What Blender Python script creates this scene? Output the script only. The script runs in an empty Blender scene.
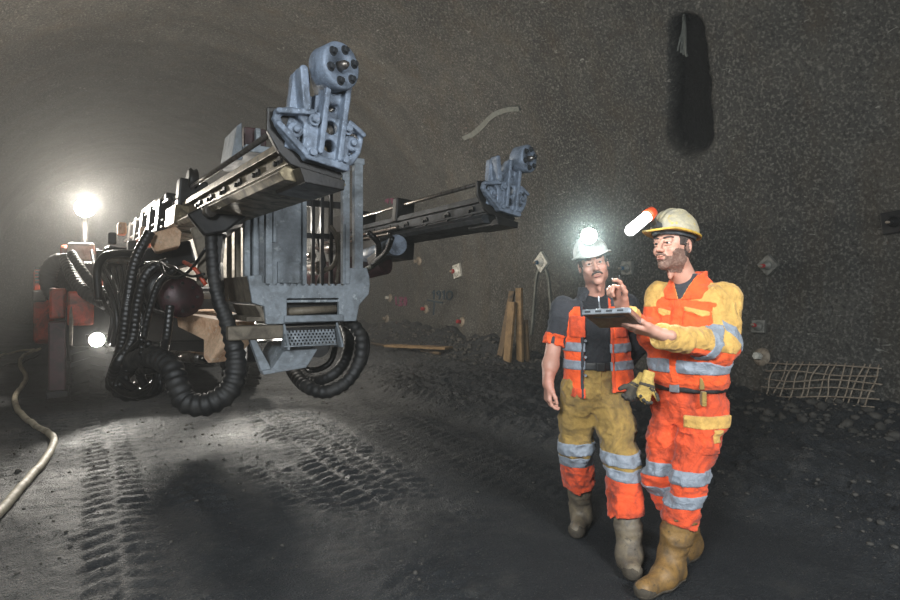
import bpy, bmesh, math, random
import numpy as np
from mathutils import Vector, Matrix
from mathutils.bvhtree import BVHTree
SC = bpy.context.scene
COL = SC.collection
random.seed(4)
CA, SA = 0.8512, 0.5249          # the tunnel axis runs along +Y, the camera looks 31.7 degrees to its right
HC = 1.45                        # camera height

def V(*a): return np.array(a, dtype=float)
def cam(cx, d, z):               # (right of the camera, ahead of the camera, height) -> world
    return V(cx*CA + d*SA, -cx*SA + d*CA, z)
def camd(cx, d, z=0.0): return cam(cx, d, z)
def at(px, py, d): return cam((px-450)/600*d, d, HC + (290-py)/600*d)
def atY(px, py, Y):
    r = (px-450)/600
    return at(px, py, Y/(CA - r*SA))
def atX(px, py, X):
    r = (px-450)/600
    return at(px, py, X/(r*CA + SA))
def unit(v):
    v = np.asarray(v, float); return v/np.linalg.norm(v)

# ------------------------------------------------------------------ numpy noise
def _hash(ix, iy, iz):
    n = (ix*374761393 + iy*668265263 + iz*1274126177) & 0x7fffffff
    n = ((n ^ (n >> 13))*1103515245) & 0x7fffffff
    n = ((n ^ (n >> 16))*1540483477) & 0x7fffffff
    return ((n ^ (n >> 15)) & 0xffff)/65535.0
def vnoise(P):
    P = np.asarray(P, float)
    i = np.floor(P).astype(np.int64); f = P - i
    f = f*f*(3-2*f)
    x, y, z = i[..., 0], i[..., 1], i[..., 2]
    r = 0
    for dx in (0, 1):
        wx = f[..., 0] if dx else 1-f[..., 0]
        for dy in (0, 1):
            wy = f[..., 1] if dy else 1-f[..., 1]
            for dz in (0, 1):
                wz = f[..., 2] if dz else 1-f[..., 2]
                r = r + wx*wy*wz*_hash(x+dx, y+dy, z+dz)
    return r*2-1
def fbm(P, oct=3):
    P = np.asarray(P, float); s = 0; a = 1.0
    for k in range(oct):
        s = s + a*vnoise(P*(2.03**k) + 17.3*k); a *= .5
    return s
def sstep(a, b, x):
    t = np.clip((x-a)/(b-a), 0, 1); return t*t*(3-2*t)

# ------------------------------------------------------------------ objects
def mesh_from(name, verts, faces, mat=None, smooth=True, quads=None):
    me = bpy.data.meshes.new(name)
    if isinstance(faces, np.ndarray):
        nf, k = faces.shape
        me.vertices.add(len(verts)); me.vertices.foreach_set('co', np.asarray(verts, np.float32).ravel())
        me.loops.add(nf*k); me.loops.foreach_set('vertex_index', faces.astype(np.int32).ravel())
        me.polygons.add(nf); me.polygons.foreach_set('loop_start', np.arange(0, nf*k, k, dtype=np.int32))
        me.update(calc_edges=True)
    else:
        me.from_pydata([tuple(v) for v in verts], [], faces)
    if smooth: me.polygons.foreach_set('use_smooth', [True]*len(me.polygons))
    if mat is not None:
        for m in (mat if isinstance(mat, (list, tuple)) else [mat]): me.materials.append(m)
    me.update()
    return me
def tag(o, label=None, cat=None, group=None, kind=None):
    if label: o['label'] = label
    if cat: o['category'] = cat
    if group: o['group'] = group
    if kind: o['kind'] = kind
    return o
ORI = {}
def link(name, me, parent=None, origin=None):
    """verts of me are in world coordinates; origin moves the object's own origin to its base"""
    o = bpy.data.objects.new(name, me); COL.objects.link(o)
    if parent is not None:
        o.parent = parent
        po = ORI.get(parent.name, Vector((0, 0, 0)))
        if origin is None: origin = po
        origin = Vector(origin)
        o.location = origin - po
    else:
        origin = Vector(origin) if origin is not None else Vector((0, 0, 0))
        o.location = origin
    if origin.length > 0: me.transform(Matrix.Translation(-origin))
    ORI[o.name] = origin
    return o
def thing(name, label, cat, loc, group=None):
    o = bpy.data.objects.new(name, None); COL.objects.link(o)
    o.location = Vector(loc); o.empty_display_size = .1
    ORI[o.name] = Vector(loc)
    return tag(o, label, cat, group)

class MB:
    def __init__(s): s.v = []; s.f = []; s.sm = []
    def add(s, vs, fs, smooth=False):
        n = len(s.v); s.v += [tuple(float(c) for c in p) for p in vs]
        s.f += [[n+i for i in f] for f in fs]; s.sm += [smooth]*len(fs); return s
    def prism(s, loop, vec):
        loop = [V(*p) for p in loop]; vec = V(*vec); n = len(loop)
        nrm = sum(np.cross(loop[i]-loop[0], loop[(i+1) % n]-loop[0]) for i in range(1, n-1))
        if np.dot(nrm, vec) > 0: loop = loop[::-1]
        fs = [list(range(n)), list(range(2*n-1, n-1, -1))]
        for i in range(n):
            j = (i+1) % n; fs.append([j, i, n+i, n+j])
        return s.add(loop+[p+vec for p in loop], fs)
    def box(s, c, size, ax=None):
        c = V(*c); ex, ey, ez = (V(1, 0, 0), V(0, 1, 0), V(0, 0, 1)) if ax is None else [unit(a) for a in ax]
        hx, hy, hz = [q/2 for q in size]
        lp = [c+ex*a*hx+ey*b*hy-ez*hz for a, b in ((-1, -1), (1, -1), (1, 1), (-1, 1))]
        return s.prism(lp, ez*2*hz)
    def bb(s, lo, hi):
        lo, hi = V(*lo), V(*hi); return s.box((lo+hi)/2, np.abs(hi-lo))
    def beam(s, a, b, w, h, up=(0, 0, 1)):
        a, b = V(*a), V(*b); d = unit(b-a); x = unit(np.cross(d, V(*up))); u = np.cross(x, d)
        lp = [a+x*p*w/2+u*q*h/2 for p, q in ((-1, -1), (1, -1), (1, 1), (-1, 1))]
        return s.prism(lp, b-a)
    def lathe(s, a, axis, prof, n=28, closed_ends=True):
        a = V(*a); d = unit(axis); x = unit(np.cross(d, V(0.31, .2, .93))); y = np.cross(d, x)
        vs = []; 
        for (t, r) in prof:
            for k in range(n):
                q = 2*math.pi*k/n; vs.append(a+d*t+(x*math.cos(q)+y*math.sin(q))*max(r, 1e-4))
        fs = []
        for i in range(len(prof)-1):
            for k in range(n):
                k2 = (k+1) % n; fs.append([i*n+k, i*n+k2, (i+1)*n+k2, (i+1)*n+k])
        s.add(vs, fs, True)
        if closed_ends:
            m = len(s.v)-len(vs)
            s.f.append([m+k for k in range(n)][::-1]); s.sm.append(False)
            e = m+(len(prof)-1)*n
            s.f.append([e+k for k in range(n)]); s.sm.append(False)
        return s
    def cyl(s, a, b, r, r2=None, n=20):
        a, b = V(*a), V(*b); L = np.linalg.norm(b-a)
        return s.lathe(a, b-a, [(0, r), (L, r if r2 is None else r2)], n)
    def hexbolt(s, c, axis, r=.014, h=.014, washer=True):
        c = V(*c); d = unit(axis)
        if washer: s.cyl(c, c+d*h*.3, r*1.5, n=14)
        s.cyl(c+d*h*.3, c+d*h*1.3, r, r*.95, n=6); return s
    def tube(s, pts, r, n=10, rib=0, pitch=.03, closed=False, res=None, rfun=None):
        P = spline(pts, res or (pitch/4.0 if rib else .04), closed)
        d = np.gradient(P, axis=0); d /= np.linalg.norm(d, axis=1)[:, None]+1e-9
        x = unit(np.cross(d[0], V(.21, .37, .9))); vs = []; m = len(P)
        for i in range(m):
            x = x - d[i]*np.dot(x, d[i]); x = unit(x); y = np.cross(d[i], x)
            rr = r*(1+rib*(1, 0, -1, 0)[i % 4]) if rib else r
            if rfun is not None: rr = rr*rfun(i/(m-1))
            for k in range(n):
                q = 2*math.pi*k/n; vs.append(P[i]+(x*math.cos(q)+y*math.sin(q))*rr)
        fs = [[i*n+k, i*n+(k+1) % n, (i+1)*n+(k+1) % n, (i+1)*n+k] for i in range(m-1) for k in range(n)]
        fs += [list(range(n))[::-1], [(m-1)*n+k for k in range(n)]]
        return s.add(vs, fs, True)
    def build(s, name, mat, parent=None, bevel=0.0, origin=None, seg=2):
        me = bpy.data.meshes.new(name); me.from_pydata(s.v, [], s.f)
        me.polygons.foreach_set('use_smooth', s.sm)
        me.materials.append(mat)
        bm = bmesh.new(); bm.from_mesh(me); bmesh.ops.recalc_face_normals(bm, faces=bm.faces[:]); bm.to_mesh(me); bm.free()
        me.update()
        o = link(name, me, parent, origin)
        if bevel:
            b = o.modifiers.new('b', 'BEVEL'); b.width = bevel; b.segments = seg; b.limit_method = 'ANGLE'; b.angle_limit = math.radians(40)
        return o
def spline(pts, step=.04, closed=False):
    P = [V(*p) for p in pts]
    if len(P) == 2:
        n = max(2, int(np.linalg.norm(P[1]-P[0])/step)+1); return np.array([P[0]+(P[1]-P[0])*t for t in np.linspace(0, 1, n)])
    if closed: Q = [P[-1]]+P+[P[0], P[1]]
    else: Q = [2*P[0]-P[1]]+P+[2*P[-1]-P[-2]]
    out = []
    for i in range(1, len(Q)-2):
        a, b, c, d = Q[i-1:i+3]; n = max(2, int(np.linalg.norm(c-b)/step)+1)
        for t in np.linspace(0, 1, n, endpoint=False):
            out.append(.5*((2*b)+(c-a)*t+(2*a-5*b+4*c-d)*t*t+(3*b-a-3*c+d)*t**3))
    out.append(Q[-2]); return np.array(out)

# ------------------------------------------------------------------ signed distance modelling
def surfnet(F, lo, h):
    """naive surface nets: F sampled on a grid, inside is negative"""
    nx, ny, nz = F.shape; S = F < 0
    C = np.zeros((nx-1, ny-1, nz-1), np.int8)
    for a in (0, 1):
        for b in (0, 1):
            for c in (0, 1): C += S[a:nx-1+a, b:ny-1+b, c:nz-1+c]
    act = (C > 0) & (C < 8)
    idx = -np.ones(act.shape, np.int64); I = np.argwhere(act); idx[act] = np.arange(len(I))
    if len(I) == 0: return np.zeros((0, 3)), np.zeros((0, 4), int)
    acc = np.zeros((len(I), 3)); cnt = np.zeros(len(I))
    co = [(a, b, c) for a in (0, 1) for b in (0, 1) for c in (0, 1)]
    for i, p in enumerate(co):
        for q in co[i+1:]:
            if sum(abs(np.array(p)-np.array(q))) != 1: continue
            f1 = F[I[:, 0]+p[0], I[:, 1]+p[1], I[:, 2]+p[2]]; f2 = F[I[:, 0]+q[0], I[:, 1]+q[1], I[:, 2]+q[2]]
            m = (f1 < 0) != (f2 < 0)
            t = np.where(m, f1/np.where(m, f1-f2, 1), 0)
            acc += np.where(m[:, None], np.array(p)+t[:, None]*(np.array(q)-np.array(p)), 0); cnt += m
    Vt = lo + (I + acc/cnt[:, None])*h
    fs = []
    for ax in range(3):
        o1, o2 = [(1, 2), (2, 0), (0, 1)][ax]
        sl = [slice(None)]*3; sl2 = [slice(None)]*3
        sl[ax] = slice(0, -1); sl2[ax] = slice(1, None)
        A, B = S[tuple(sl)], S[tuple(sl2)]
        E = np.argwhere(A != B)
        ok = (E[:, o1] > 0) & (E[:, o2] > 0) & (E[:, o1] < F.shape[o1]-1) & (E[:, o2] < F.shape[o2]-1)
        E = E[ok]; s = A[E[:, 0], E[:, 1], E[:, 2]]
        def cell(d1, d2):
            K = E.copy(); K[:, o1] -= d1; K[:, o2] -= d2; return idx[K[:, 0], K[:, 1], K[:, 2]]
        q = np.stack([cell(1, 1), cell(0, 1), cell(0, 0), cell(1, 0)], 1)
        q[~s] = q[~s][:, ::-1]; fs.append(q)
    return Vt, np.concatenate(fs)
class Grid:
    def __init__(s, lo, hi, h):
        s.lo = np.array(lo, float); s.h = h
        n = np.ceil((np.array(hi)-s.lo)/h).astype(int)+1; s.n = n
        g = np.meshgrid(*[s.lo[k]+h*np.arange(n[k]) for k in range(3)], indexing='ij')
        s.P = np.stack([q.ravel() for q in g], 1).astype(np.float32)
    def mesh(s, F):
        v, f = surfnet(np.asarray(F, np.float64).reshape(s.n), s.lo, s.h); return v, f
    def obj(s, name, F, mat, parent=None, xf=None, origin=None):
        v, f = s.mesh(F)
        if xf is not None: v = xf(v)
        return link(name, mesh_from(name, v, f, mat), parent, origin)
f32 = np.float32
def cap(P, a, b, r1, r2=None):
    a = np.asarray(a, f32); b = np.asarray(b, f32); r2 = r1 if r2 is None else r2
    pa = P-a; ba = b-a; t = np.clip(pa@ba/np.dot(ba, ba), 0, 1)
    return np.linalg.norm(pa-t[:, None]*ba, axis=1)-(r1+(r2-r1)*t)
def ell(P, c, r, R=None):
    q = P-np.asarray(c, f32)
    if R is not None: q = q@np.asarray(R, f32)
    r = np.asarray(r, f32); k0 = np.linalg.norm(q/r, axis=1); k1 = np.linalg.norm(q/(r*r), axis=1)+1e-9
    return k0*(k0-1)/k1
def smin(a, b, k):
    t = np.clip(.5+.5*(b-a)/k, 0, 1); return b*(1-t)+a*t-k*t*(1-t)
def smax(a, b, k): return -smin(-a, -b, k)
def chain(P, pts, rs, k=.03):
    d = None
    for i in range(len(pts)-1):
        e = cap(P, pts[i], pts[i+1], rs[i], rs[i+1]); d = e if d is None else smin(d, e, k)
    return d
def slices(P, O, l, f, rows):
    """stack of ellipses: rows of (z, centre along l, centre along f, half width, half depth)"""
    rows = np.array(rows, float); z = P[:, 2]
    q = P-np.asarray(O, f32); a = q@np.asarray(l, f32); b = q@np.asarray(f, f32)
    it = lambda k: np.interp(z, rows[:, 0], rows[:, k]).astype(f32)
    w, dp = it(3), it(4); a = (a-it(1))/w; b = (b-it(2))/dp
    k0 = np.sqrt(a*a+b*b); k1 = np.sqrt((a/w)**2+(b/dp)**2)+1e-6
    d = k0*(k0-1)/k1
    return np.maximum(d, np.maximum(rows[0, 0]-z, z-rows[-1, 0]))
def poly2(X, Z, pts):
    d = np.full(X.shape, 1e9); s = np.ones(X.shape); n = len(pts)
    for i in range(n):
        a = pts[i]; b = pts[i-1]
        ex, ez = b[0]-a[0], b[1]-a[1]; wx, wz = X-a[0], Z-a[1]
        t = np.clip((wx*ex+wz*ez)/(ex*ex+ez*ez+1e-12), 0, 1)
        d = np.minimum(d, (wx-ex*t)**2+(wz-ez*t)**2)
        c1 = Z >= a[1]; c2 = Z < b[1]; c3 = ex*wz > ez*wx
        s = np.where((c1 & c2 & c3) | (~c1 & ~c2 & ~c3), -s, s)
    return s*np.sqrt(d)
def circ2(X, Z, c, r): return np.hypot(X-c[0], Z-c[1])-r
def box2(X, Z, c, hx, hz):
    a = np.abs(X-c[0])-hx; b = np.abs(Z-c[1])-hz
    return np.hypot(np.maximum(a, 0), np.maximum(b, 0))+np.minimum(np.maximum(a, b), 0)
def seg2(X, Z, a, b, r):
    ex, ez = b[0]-a[0], b[1]-a[1]; wx, wz = X-a[0], Z-a[1]
    t = np.clip((wx*ex+wz*ez)/(ex*ex+ez*ez), 0, 1); return np.hypot(wx-ex*t, wz-ez*t)-r
def ext(d2, Y, y0, y1, rnd=.004):
    a = d2+rnd; b = np.abs(Y-(y0+y1)/2)-(y1-y0)/2+rnd
    return np.hypot(np.maximum(a, 0), np.maximum(b, 0))+np.minimum(np.maximum(a, b), 0)-rnd

# ------------------------------------------------------------------ materials
def hexc(h):
    h = h.lstrip('#'); c = [int(h[i:i+2], 16)/255 for i in (0, 2, 4)]
    return tuple(x/12.92 if x <= .04045 else ((x+.055)/1.055)**2.4 for x in c)
def rgba(c): return tuple(c)+(1.0,)
class NT:
    def __init__(s, name):
        s.m = bpy.data.materials.new(name); s.m.use_nodes = True; s.t = s.m.node_tree; s.t.nodes.clear()
        s.out = s.n('ShaderNodeOutputMaterial'); s.b = s.n('ShaderNodeBsdfPrincipled'); s.l(s.b.outputs[0], s.out.inputs[0])
        s.tc = s.n('ShaderNodeTexCoord').outputs['Object']
    def n(s, k, **kw):
        x = s.t.nodes.new(k)
        for a, v in kw.items(): setattr(x, a, v)
        return x
    def l(s, a, b): s.t.links.new(a, b)
    def set(s, inp, v):
        if hasattr(v, 'is_linked') or isinstance(v, bpy.types.NodeSocket): s.l(v, inp)
        else: inp.default_value = v
    def mapped(s, scale): 
        m = s.n('ShaderNodeMapping'); s.l(s.tc, m.inputs[0]); m.inputs['Scale'].default_value = scale; return m.outputs[0]
    def noise(s, scale, detail=4, rough=.55, vec=None, dist=0):
        x = s.n('ShaderNodeTexNoise'); s.l(vec or s.tc, x.inputs['Vector']); x.inputs['Scale'].default_value = scale
        x.inputs['Detail'].default_value = detail; x.inputs['Roughness'].default_value = rough; x.inputs['Distortion'].default_value = dist
        return x.outputs['Fac']
    def voro(s, scale, vec=None, feature='F1', rand=1):
        x = s.n('ShaderNodeTexVoronoi', feature=feature); s.l(vec or s.tc, x.inputs['Vector']); x.inputs['Scale'].default_value = scale
        x.inputs['Randomness'].default_value = rand
        return x.outputs['Distance']
    def ramp(s, fac, stops, interp='LINEAR'):
        r = s.n('ShaderNodeValToRGB'); s.l(fac, r.inputs[0]); cr = r.color_ramp; cr.interpolation = interp
        while len(cr.elements) < len(stops): cr.elements.new(.5)
        for e, (p, c) in zip(cr.elements, stops):
            e.position = p; e.color = rgba(c) if hasattr(c, '__len__') else (c, c, c, 1)
        return r.outputs[0]
    def mix(s, fac, a, b, blend='MIX'):
        x = s.n('ShaderNodeMix', data_type='RGBA', blend_type=blend)
        s.set(x.inputs[0], fac); s.set(x.inputs[6], rgba(a) if isinstance(a, tuple) else a); s.set(x.inputs[7], rgba(b) if isinstance(b, tuple) else b)
        return x.outputs[2]
    def math(s, op, a, b=0.0, clamp=False):
        x = s.n('ShaderNodeMath', operation=op); x.use_clamp = clamp; s.set(x.inputs[0], a); s.set(x.inputs[1], b); return x.outputs[0]
    def bump(s, h, strength=.4, dist=.01, prev=None):
        x = s.n('ShaderNodeBump'); s.l(h, x.inputs['Height']); x.inputs['Strength'].default_value = strength; x.inputs['Distance'].default_value = dist
        if prev is not None: s.l(prev, x.inputs['Normal'])
        return x.outputs[0]
    def done(s, color, rough=.6, metal=0.0, normal=None, spec=None):
        s.set(s.b.inputs['Base Color'], rgba(color) if isinstance(color, tuple) else color)
        s.set(s.b.inputs['Roughness'], rough); s.set(s.b.inputs['Metallic'], metal)
        if normal is not None: s.l(normal, s.b.inputs['Normal'])
        if spec is not None: s.b.inputs['Specular IOR Level'].default_value = spec
        return s.m
def dirty(name, col, dirt=None, amt=.5, rough=.6, metal=0.0, scale=6.0, bump=.25, bscale=60, bdist=.004, speck=None, spec=None, wear=None):
    t = NT(name)
    n1 = t.noise(scale, 6, .62, dist=.6); n2 = t.noise(scale*6, 4, .6)
    c = t.mix(t.ramp(n2, [(.3, 0), (.7, 1)]), tuple(x*.82 for x in col), tuple(min(1, x*1.12) for x in col))
    if dirt is not None: c = t.mix(t.ramp(n1, [(.62-.35*amt, 0), (.9-.4*amt, 1)]), c, dirt)
    if speck is not None: c = t.mix(t.ramp(t.noise(scale*9, 2, .5), [(.66, 0), (.72, 1)]), c, speck)
    if wear is not None: c = t.mix(t.ramp(t.noise(scale*2.3, 8, .7), [(.58, 0), (.66, 1)]), c, wear)
    r = t.ramp(n1, [(.2, max(0, rough-.15)), (.8, min(1, rough+.15))])
    nb = t.bump(t.noise(bscale, 5, .6), bump, bdist)
    return t.done(c, r, metal, nb, spec)
def glow(name, col, strength):
    t = NT(name); e = t.n('ShaderNodeEmission'); e.inputs[0].default_value = rgba(col); e.inputs[1].default_value = strength
    t.l(e.outputs[0], t.out.inputs[0]); return t.m
# ------------------------------------------------------------------ tunnel shell
TX, TZ, TR = 2.3, 1.6, 5.35      # centre line, springing height, radius
TH0 = math.asin(TZ/TR)
Y0, Y1 = -5.0, 30.5
def tunnel_pt(Y, th):            # th: angle above horizontal seen from the circle centre, right side is 0
    """displaced wall point(s)"""
    c, s = np.cos(th), np.sin(th)
    q = np.stack([TX+TR*c, Y, TZ+TR*s], -1)
    dsp = .05*fbm(q*.55+3.1, 3)+.028*fbm(q*2.6+9.0, 3)+.007*vnoise(q*11)
    rib = .5+.5*np.sin(2*math.pi*(Y+.35*vnoise(np.stack([Y*.5, th, 0*Y], -1)))/1.25)
    dsp = dsp + .05*rib*sstep(.25, .7, th)
    # the drain niche in the shotcrete, tall and round-ended
    (ya, ba), (yb, bb_), nr = NICHE
    ey, eb = yb-ya, bb_-ba; wy, wb = Y-ya, th*TR-ba
    k = np.clip((wy*ey+wb*eb)/(ey*ey+eb*eb), 0, 1); dn = np.hypot(wy-k*ey, wb-k*eb)-nr*(.7+.5*k)
    dsp = dsp - .2*sstep(.03, -.07, dn+.03*vnoise(q*7))
    r = TR - dsp
    return np.stack([TX+r*c, Y, TZ+r*s], -1), dn
def hit_tunnel(px, py):          # pixel -> (Y, th) on the undisturbed vault
    o = V(0, 0, HC); d = at(px, py, 1.0)-o
    A = d[0]**2+d[2]**2; ox, oz = o[0]-TX, o[2]-TZ
    B = 2*(ox*d[0]+oz*d[2]); Cc = ox*ox+oz*oz-TR*TR
    t = (-B+math.sqrt(B*B-4*A*Cc))/(2*A); p = o+d*t
    return p[1], math.atan2(p[2]-TZ, p[0]-TX), p
_y0, _t0, _p0 = hit_tunnel(685, 6); _y1, _t1, _p1 = hit_tunnel(688, 152); _yl, _tl, _pl = hit_tunnel(664, 80); _yr, _tr, _pr = hit_tunnel(711, 80)
_nr = abs(_yr-_yl)/2
_nr *= .9; _e = V(_y1-_y0, (_t1-_t0)*TR); _e /= np.linalg.norm(_e)
NICHE = ((_y0+_e[0]*_nr, _t0*TR+_e[1]*_nr), (_y1-_e[0]*_nr, _t1*TR-_e[1]*_nr), _nr)
ys = np.concatenate([np.arange(Y0, 12, .07), np.arange(12, Y1+.12, .14)]); ny = len(ys)
ths = np.linspace(-TH0-.03, math.pi+TH0+.03, 260); nt = len(ths)
YY, TT = np.meshgrid(ys, ths, indexing='ij')
GP, DN = tunnel_pt(YY, TT)
gy = np.gradient(GP, axis=0); gt = np.gradient(GP, axis=1)
GN = np.cross(gy, gt); GN /= np.linalg.norm(GN, axis=2)[..., None]
inw = np.stack([TX-GP[..., 0], 0*YY, TZ-GP[..., 2]], -1)
if (GN*inw).sum() < 0: GN = -GN

def shotcrete():
    t = NT('shotcrete')
    big = t.noise(.45, 4, .6); mid = t.noise(3.2, 5, .6); fine = t.noise(38, 4, .6)
    c = t.ramp(mid, [(.25, hexc('484845')), (.5, hexc('5b5a55')), (.78, hexc('6e6b62'))])
    c = t.mix(t.math('MULTIPLY', t.ramp(big, [(.38, 0), (.62, 1)]), .8), c, hexc('383836'))
    c = t.mix(t.math('MULTIPLY', t.ramp(fine, [(.3, 0), (.7, 1)]), .35), c, hexc('3c3a36'))
    pit = t.voro(26); c = t.mix(t.ramp(pit, [(.05, .65), (.32, 0)]), c, hexc('24231f'))  # shade of the pits put into the colour as dark dots
    c = t.mix(t.ramp(t.noise(27, 3, .6), [(.5, 0), (.66, .75)]), c, hexc('85827a')); c = t.mix(t.ramp(t.noise(23, 3, .6), [(.33, .6), (.47, 0)]), c, hexc('22211f'))  # lit and shaded grain of the relief painted as pale and dark specks
    # pale lime splashes and scrapes
    v = t.n('ShaderNodeMapping'); t.l(t.tc, v.inputs[0]); v.inputs['Rotation'].default_value = (.6, .3, .5); v.inputs['Scale'].default_value = (7, 6.5, 19)
    sc = t.noise(1.0, 3, .6, vec=v.outputs[0], dist=1.2)
    c = t.mix(t.ramp(sc, [(.68, 0), (.72, .8)]), c, hexc('a5a49b'))
    # brown iron stains running down
    v2 = t.mapped((1.6, 1.6, .35)); st = t.noise(1.2, 5, .6, vec=v2)
    c = t.mix(t.math('MULTIPLY', t.ramp(st, [(.5, 0), (.75, 1)]), .35), c, hexc('5a4a33'))
    # near-black, smoother mortar inside the drain niche
    at_ = t.n('ShaderNodeAttribute', attribute_name='niche_mask'); w = at_.outputs['Fac']
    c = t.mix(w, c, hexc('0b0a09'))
    lumps = t.voro(30, feature='SMOOTH_F1')
    n = t.bump(lumps, .7, .035); n = t.bump(t.noise(25, 6, .75), 1.0, .06, n)
    r = t.mix(w, t.ramp(mid, [(.3, .62), (.7, .85)]), (.32, .32, .32))
    return t.done(c, r, 0, n, .35)
M_SHOT = shotcrete()
niche_mask = sstep(.05, -.05, DN)
for name, a, b in (('wall_right', 0, 83), ('ceiling', 83, 176), ('wall_left', 176, 259)):
    S = slice(a, b+1); k = b-a+1
    vs = GP[:, S].reshape(-1, 3); ns = GN[:, S].reshape(-1, 3)
    ii, jj = np.meshgrid(np.arange(ny-1), np.arange(k-1), indexing='ij'); i0 = (ii*k+jj).ravel()
    fs = np.stack([i0, i0+k, i0+k+1, i0+1], 1)
    me = mesh_from(name, vs, fs[:, ::-1], M_SHOT)
    at_ = me.attributes.new('niche_mask', 'FLOAT', 'POINT'); at_.data.foreach_set('value', niche_mask[:, S].ravel().astype(np.float32))
    me.normals_split_custom_set_from_vertices([tuple(n) for n in ns])
    link(name, me); bpy.data.objects[name]['kind'] = 'structure'
ii, jj = np.meshgrid(np.arange(ny-1), np.arange(nt-1), indexing='ij'); i0 = (ii*nt+jj).ravel()
WALL_BVH = BVHTree.FromPolygons([tuple(p) for p in GP.reshape(-1, 3)], np.stack([i0, i0+nt, i0+nt+1, i0+1], 1).tolist())
def endwall(name, Y, dy):
    xs = np.arange(-3.6, 8.3, .12); zs = np.arange(-.4, 7.4, .12); X, Z = np.meshgrid(xs, zs, indexing='ij')
    p = np.stack([X, 0*X+Y, Z], -1); p[..., 1] += dy*(.25*fbm(p*.5, 3)+.12*np.abs(vnoise(p*2.4)))
    n = len(zs); a, b = np.meshgrid(np.arange(len(xs)-1), np.arange(n-1), indexing='ij'); i0 = (a*n+b).ravel()
    o = link(name, mesh_from(name, p.reshape(-1, 3), np.stack([i0, i0+n, i0+n+1, i0+1], 1), M_SHOT)); o['kind'] = 'structure'
endwall('wall_back', Y1-.3, -1); endwall('wall_front', Y0+.3, 1)
def on_wall(px, py):
    o = Vector((0, 0, HC)); d = Vector(at(px, py, 1.0))-o
    p, n, i, dist = WALL_BVH.ray_cast(o, d.normalized())
    if n.dot(Vector((TX, p.y, TZ))-p) < 0: n = -n
    # an average normal so small lumps do not tilt what is fixed there
    rad = (Vector((TX, p.y, TZ))-p).normalized()
    return p, (n*.3+rad*.7).normalized()

# ------------------------------------------------------------------ floor
fx = np.arange(-3.3, 7.95, .03); fy = np.concatenate([np.arange(Y0, -1, .1), np.arange(-1, 10, .028), np.arange(10, Y1, .09)])
FX, FY = np.meshgrid(fx, fy, indexing='ij')
def lugs(u, w, pitch, half):
    """raised-lug tyre print: u along, w across (metres from the centre)"""
    ph = (u + .35*np.abs(w))/pitch + np.where(w > 0, .5, 0)
    bar = sstep(.25, .6, np.abs(((ph % 1)-.5)*2))
    edge = sstep(half, half-.03, np.abs(w))
    mid = sstep(.015, .03, np.abs(w))
    return bar*edge*mid, edge
def floor_h(X, Y):
    P = np.stack([X, Y, 0*X], -1)
    z = .03*fbm(P*.7+5, 2)+.012*fbm(P*3.1+2, 3)+.0075*np.abs(fbm(P*9+1, 2))+.007*vnoise(P*19)+.005*vnoise(P*33)
    loose = sstep(3.55, 4.1, X+.25*vnoise(P*.8))
    left = sstep(-.2, -1.4, X+.2*vnoise(P*.9))
    z = z*(1-.25*(1-loose))
    z = z + loose*(.05+.05*np.abs(fbm(P*2.4+8, 3))+.035*np.abs(fbm(P*8+3, 2))+.022*np.abs(vnoise(P*17))+.012*vnoise(P*30))
    z = z + left*(.03+.02*np.abs(fbm(P*3+4, 3)))
    # lorry ruts in the loose strip
    for xc, sl in ((4.6, .02), (5.5, -.03)):
        w = X-xc-sl*(Y-5); L, e = lugs(Y, w, .16, .2); z = z - loose*e*.05 + loose*L*.03
    # compacted tyre prints of the jumbo
    keep = sstep(-.35, .15, fbm(P*.9+31, 2))
    for xc, sl, dep, pit in ((.22, .018, .055, .15), (.62, -.04, .03, .15), (1.75, .0, .03, .13), (2.12, .03, .02, .13), (-.35, .05, .03, .16), (1.2, -.06, .018, .12), (3.2, .05, .018, .12), (2.75, -.02, .012, .12)):
        w = X-xc-sl*(Y-6)-.05*vnoise(np.stack([Y*.4, 0*Y+xc, 0*Y], -1)); L, e = lugs(Y, w, pit, .21)
        k = keep if xc != .22 else .35+.65*keep
        kk = k*sstep(1.2, 2.6, Y+.6*vnoise(P*1.3))
        z = z - e*dep*.35*kk + L*dep*.8*kk
    # dirt heaped against both walls
    z = z + (.10+.24*sstep(8, 10.5, Y))*sstep(6.35, 7.5, X)*(1+.5*fbm(P*1.5, 3)) + .3*sstep(-1.9, -2.9, X)*(1+.4*fbm(P*1.4, 2))
    # the spot where the two men stand is trodden flat
    m = sstep(1.3, .5, np.hypot(X-2.55, Y-2.2)); z = z*(1-m)
    return z
FZ = floor_h(FX, FY)
n_ = len(fy); a, b = np.meshgrid(np.arange(len(fx)-1), np.arange(n_-1), indexing='ij'); i0 = (a*n_+b).ravel()
FV = np.stack([FX, FY, FZ], -1).reshape(-1, 3); FF = np.stack([i0, i0+n_, i0+n_+1, i0+1], 1)
def groundmat():
    t = NT('tunnel_ground')
    big = t.noise(.7, 4, .6); mid = t.noise(4, 6, .65); fine = t.noise(45, 5, .7)
    c = t.ramp(mid, [(.25, hexc('1e2125')), (.55, hexc('2e3134')), (.8, hexc('4a4945'))])
    c = t.mix(t.math('MULTIPLY', t.ramp(big, [(.4, 0), (.65, 1)]), .5), c, hexc('27292d'))
    c = t.mix(t.ramp(fine, [(.55, 0), (.75, .55)]), c, hexc('5c5952'))
    c = t.mix(t.ramp(t.noise(110, 2, .5), [(.66, 0), (.7, .6)]), c, hexc('8d887c'))
    n = t.bump(t.noise(26, 8, .78), 1.0, .05); n = t.bump(t.voro(80), .7, .012, n)
    r = t.ramp(big, [(.35, .8), (.65, .55)])
    return t.done(c, r, 0, n, .4)
M_GROUND = groundmat()
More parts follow.
